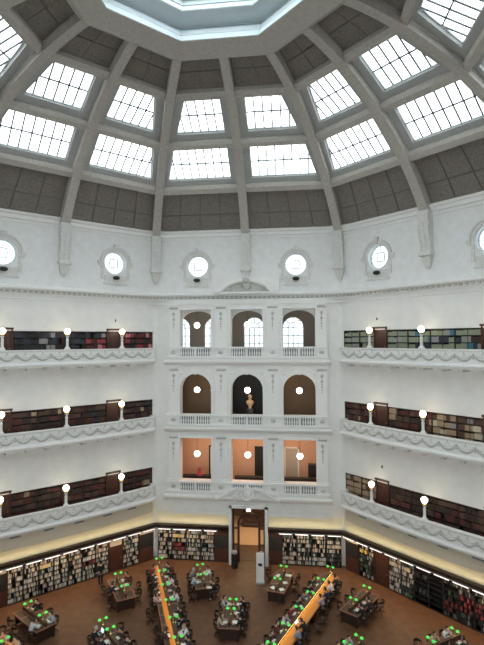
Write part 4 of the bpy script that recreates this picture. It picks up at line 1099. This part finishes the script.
ks = [15.15-.95*i for i in range(11)]
LD = 'left long desk'; RD = 'right long desk'
long_desk(112.5, 4.6, 15.85, 'long reading desk with glowing golden ledge, running toward left front corner', -1)
long_desk(67.5, 4.6, 15.85, 'long reading desk with glowing orange ledge, running toward right front corner', 1)
long_desk(157.5, 6.4, 15.85, 'long reading desk cut off by the bottom left corner', 1)
seatrow(112.5, 'left', LD, list(zip(ks, [P('red','black','write'), P('charcoal','brown','lean','book'), P('black','black','write'), P('dark green','black','lean','paper',skin=1), P('pink','brown','upright','paper',longh=True), None, None, None, P('dark brown','brown','write','book',skin=1), None])))
seatrow(112.5, 'right', LD, list(zip(ks, [P('charcoal','black','lean','book'), P('black','black','lean','paper',longh=True), P('white','black','write'), P('charcoal','black','upright','paper'), P('white','brown','lean','book'), None, P('black','black','lean','paper'), P('black','black','write','laptop'), P('white','fair','lean','paper'), P('charcoal')])))
seatrow(67.5, 'left', RD, list(zip(ks, [None, P('dark green','black','upright','book'), P('black','black','lean'), P('grey','brown','write','paper'), P('charcoal','black','lean'), P('red','black','lean','book'), P('pale grey','black','lean','paper'), P('maroon','black','upright','paper'), P('dark brown','brown','lean'), P('white','black','write','paper')])))
seatrow(67.5, 'right', RD, list(zip(ks, [P('charcoal','black','lean','paper'), P('white','black','write','paper',legs='navy'), P('navy','black','lean','book'), P('lilac','brown','lean','paper'), None, None, P('black','black','write','laptop',skin=1), P('grey blue','brown','lean','paper'), None, P('charcoal','brown','write')])))
seatrow(157.5, 'right', 'bottom left corner desk', [(14.2, None), (13.2, P('pink','brown','lean','paper')), (12.2, P('beige','black','lean'))], .62)
for nm_, a, side_rs in ((LD, 112.5, 6), (RD, 67.5, 6)):
    for i in range(6):
        desk_lamp(polar(a, 15.75-1.87*i, 0, 1.05), 'twin green shaded lamp on the %s, %s from its far end' % (nm_, WORDS[i]))
for i in range(2): desk_lamp(polar(157.5, 14.2-1.87*i, 0, 1.05), 'twin green shaded lamp on bottom left corner desk, %s from its far end' % WORDS[i])
SM = [  # angle, r0, r1, desk name, lamps r, left plan, right plan, description
 (146.2, 12.35, 15.3, 'far left table', (14.65, 12.85), [None, None, P('pale grey','black','write','paper')], [P('black','black','upright','paper'), None, P('pale blue','black','lean','paper')], 'small reading table by the left bookcases at frame edge'),
 (123.8, 12.3, 15.25, 'left back table', (14.65, 12.85), [None, P('charcoal','black','lean','paper'), None], [P('maroon','black','upright','book'), None, None], 'small reading table near the left wall wooden door'),
 (101.3, 12.2, 14.6, 'front left table', (14.3, 12.9), [P('grey','grey','lean','paper'), P('pale blue','black','lean','paper'), None], [P('white','black','lean','paper',skin=1), None, P('black','black','lean','paper')], 'small reading table before the front left bookcases'),
 (78.8, 12.3, 15.3, 'front right table', (14.65, 12.85), [None], [None, None], 'small reading table before the front right bookcases with nobody seated'),
 (56.3, 12.2, 15.2, 'right back table', (14.65, 12.85), [None, None, None], [None, P('charcoal','black','lean','paper'), P('black','black','lean','book')], 'small reading table by the right wall bookcases'),
 (33.8, 12.3, 15.2, 'far right table', (14.65, 12.85), [P('white','black','lean','paper'), P('beige','brown','lean','paper'), None], [P('charcoal','black','lean','paper'), P('dark brown','black','lean','paper')], 'small reading table at the bottom right of frame'),
 (90.3, 7.9, 10.85, 'centre table', (9.85, 8.85), [P('pale grey','black','upright','paper'), None, P('beige','brown','lean','paper',longh=True)], [P('black','black','lean','paper'), P('charcoal','black','lean','paper',longh=True), P('black','brown','lean','book')], 'small reading table facing the doorway between both long desks'),
 (135, 7.6, 10.2, 'near left table', (9.95, 8.9), [P('black','grey','lean','laptop'), P('charcoal','black','lean','book')], [None, P('dark brown','black','lean','paper'), P('black','black','lean','paper')], 'small reading table at bottom left before the long desk'),
 (45, 7.6, 10.2, 'near right table', (9.9, 8.95), [P('pale grey','black','lean','paper'), P('white','brown','lean','paper')], [P('charcoal','black','lean'), P('maroon','black','lean')], 'small reading table at bottom right beside the long desk'),
]
for a, r0, r1, nm_, lr, lp, rp, desc in SM:
    rm = (r0+r1)/2; dirn = {'front left table': 110.5}.get(nm_, a); base_ = polar(a, rm) @ Matrix.Rotation(math.radians(dirn-a), 4, 'Z')
    F = lambda r, u, z=0, rz=0, B=base_, m_=rm: B @ Matrix.Translation((u, r-m_, z)) @ Matrix.Rotation(rz, 4, 'Z')
    small_desk(a, r0, r1, desc).matrix_world = base_
    step = .95; top = r1-.5
    seatrow(F, 'left', nm_, [(top-step*i, p) for i, p in enumerate(lp)], .60)
    seatrow(F, 'right', nm_, [(top-step*i, p) for i, p in enumerate(rp)], .60)
    for i, r in enumerate(lr): desk_lamp(F(r, 0, 1.03), 'twin green shaded lamp on the %s, %s end' % (nm_, 'far' if i == 0 else 'near'))
# open books and papers lying about on the front right table
for i, (r, u, k) in enumerate(((14.6, .32, 1), (13.6, .3, 0), (12.7, .28, 0), (12.75, -.3, 0), (14.4, -.3, 1))):
    (openbook if k else paper)(polar(78.8, r, u, .757, .3*i), '%s on the front right table, %s half, %s' % ('open book' if k else 'white papers', 'right' if u > 0 else 'left', ['at the far end', 'in the middle', 'at the near end', 'by the near lamp', 'by the far lamp'][i]))
openbook(polar(123.8, 14.0, -.1+.4, .757), 'pale open book on the left back table near its lamps')
# standing reader by the left bookcases
person(Matrix.Translation((-9.7, 12.95, 0)) @ Matrix.Rotation(math.radians(50), 4, 'Z'), 'person in black standing and browsing the left wall bookcase', 'stand', 'black', 'black', 'black')
# white information kiosk, black return bins, thin stand
X = T(1.2, 14.6, 0, .05)
t = thing('information_stand', 'tall white information stand before the doorway', 'stand', X)
mb = MB(); mb.box(-.27, .27, -.05, .05, .06, 2.05); mb.build('panel', M['white'], t)
mb = MB(); mb.box(-.3, .3, -.2, .2, 0, .06); mb.build('base', M['grey'], t)
mb = MB(); mb.box(-.15, .12, -.056, -.05, 1.22, 1.36); mb.box(-.10, .16, -.058, -.05, 1.16, 1.24); mb.build('dark_emblem', M['black'], t)
mb = MB(); mb.box(-.27, .27, -.05, .05, 2.05, 2.75); mb.build('upper_panel', M['void'], t) if False else None
for x, sd_ in ((-.88, 'left'), (1.12, 'right')):
    t = thing('return_bin', 'black book return bin with grey top, %s of the doorway' % sd_, 'bin', T(x, A-.75, 0), 'black bins beside the doorway')
    mb = MB(); mb.rings([[(.24*k*math.cos(2*PI*j/16), .24*k*math.sin(2*PI*j/16), z) for j in range(16)] for k, z in ((.95,0),(1,.05),(1,1.0),(.9,1.05))]); mb.build('bin_body', M['black'], t)
    mb = MB(); mb.lathe([(.20,1.05),(.22,1.10),(.20,1.2),(.08,1.26),(.01,1.27)], 14); mb.build('lid', M['grey'], t)
t = thing('slim_stand', 'slim black stand with round head beside front right table', 'stand', T(1.9, 15.3, 0))
mb = MB(); mb.lathe([(.18,0),(.18,.03),(.03,.05),(.025,1.15)], 12); mb.build('pole', M['black'], t)
mb = MB(); mb.ball((0,0,1.25), .14, 10, 7, (1,.5,1)); mb.build('head', M['black'], t)

# ------------------------------------------------------------------ daylight
w = bpy.data.worlds.new('overcast sky'); SC.world = w; w.use_nodes = True
bg = w.node_tree.nodes['Background']; bg.inputs['Color'].default_value = (.95, .98, 1.0, 1); bg.inputs['Strength'].default_value = 7
for X, c, wd, ht, th, s in WIN:
    l = bpy.data.lights.new('window_portal', 'AREA'); l.shape = 'RECTANGLE'; l.size = wd+.3; l.size_y = ht+.1; l.cycles.is_portal = True
    o = bpy.data.objects.new('window_portal', l); COL.objects.link(o)
    t = math.radians(th); zin = Vector((0, math.cos(t), math.sin(t)))      # lamp shines along -Z, so Z points outward
    xa = Vector((1, 0, 0)); ya = zin.cross(xa)
    R = Matrix((xa, ya, zin)).transposed().to_4x4(); R.translation = c
    o.matrix_world = X @ R
for z_ in (7.1, 12.4, 17.6):  # portals over the windows added in the back wall
    l = bpy.data.lights.new('fill_window_portal', 'AREA'); l.shape = 'RECTANGLE'; l.size = 10.6; l.size_y = 3.7; l.cycles.is_portal = True
    o = bpy.data.objects.new('fill_window_portal', l); COL.objects.link(o); o.matrix_world = face_m(270, 0, 5.4, z_) @ Matrix.Rotation(-PI/2, 4, 'X')
l = bpy.data.lights.new('lantern_portal', 'AREA'); l.shape = 'SQUARE'; l.size = 8.6; l.cycles.is_portal = True
o = bpy.data.objects.new('lantern_portal', l); COL.objects.link(o); o.location = (0, 0, 35.0)
SC.view_settings.view_transform = 'Standard'; SC.view_settings.look = 'None'; SC.view_settings.gamma = 1; SC.view_settings.use_curve_mapping = False
SC.view_settings.exposure = 0.50
SC.cycles.max_bounces = 8; SC.cycles.diffuse_bounces = 5; SC.cycles.transparent_max_bounces = 8
SC.cycles.sample_clamp_indirect = 6
SC.cycles.use_denoising = True
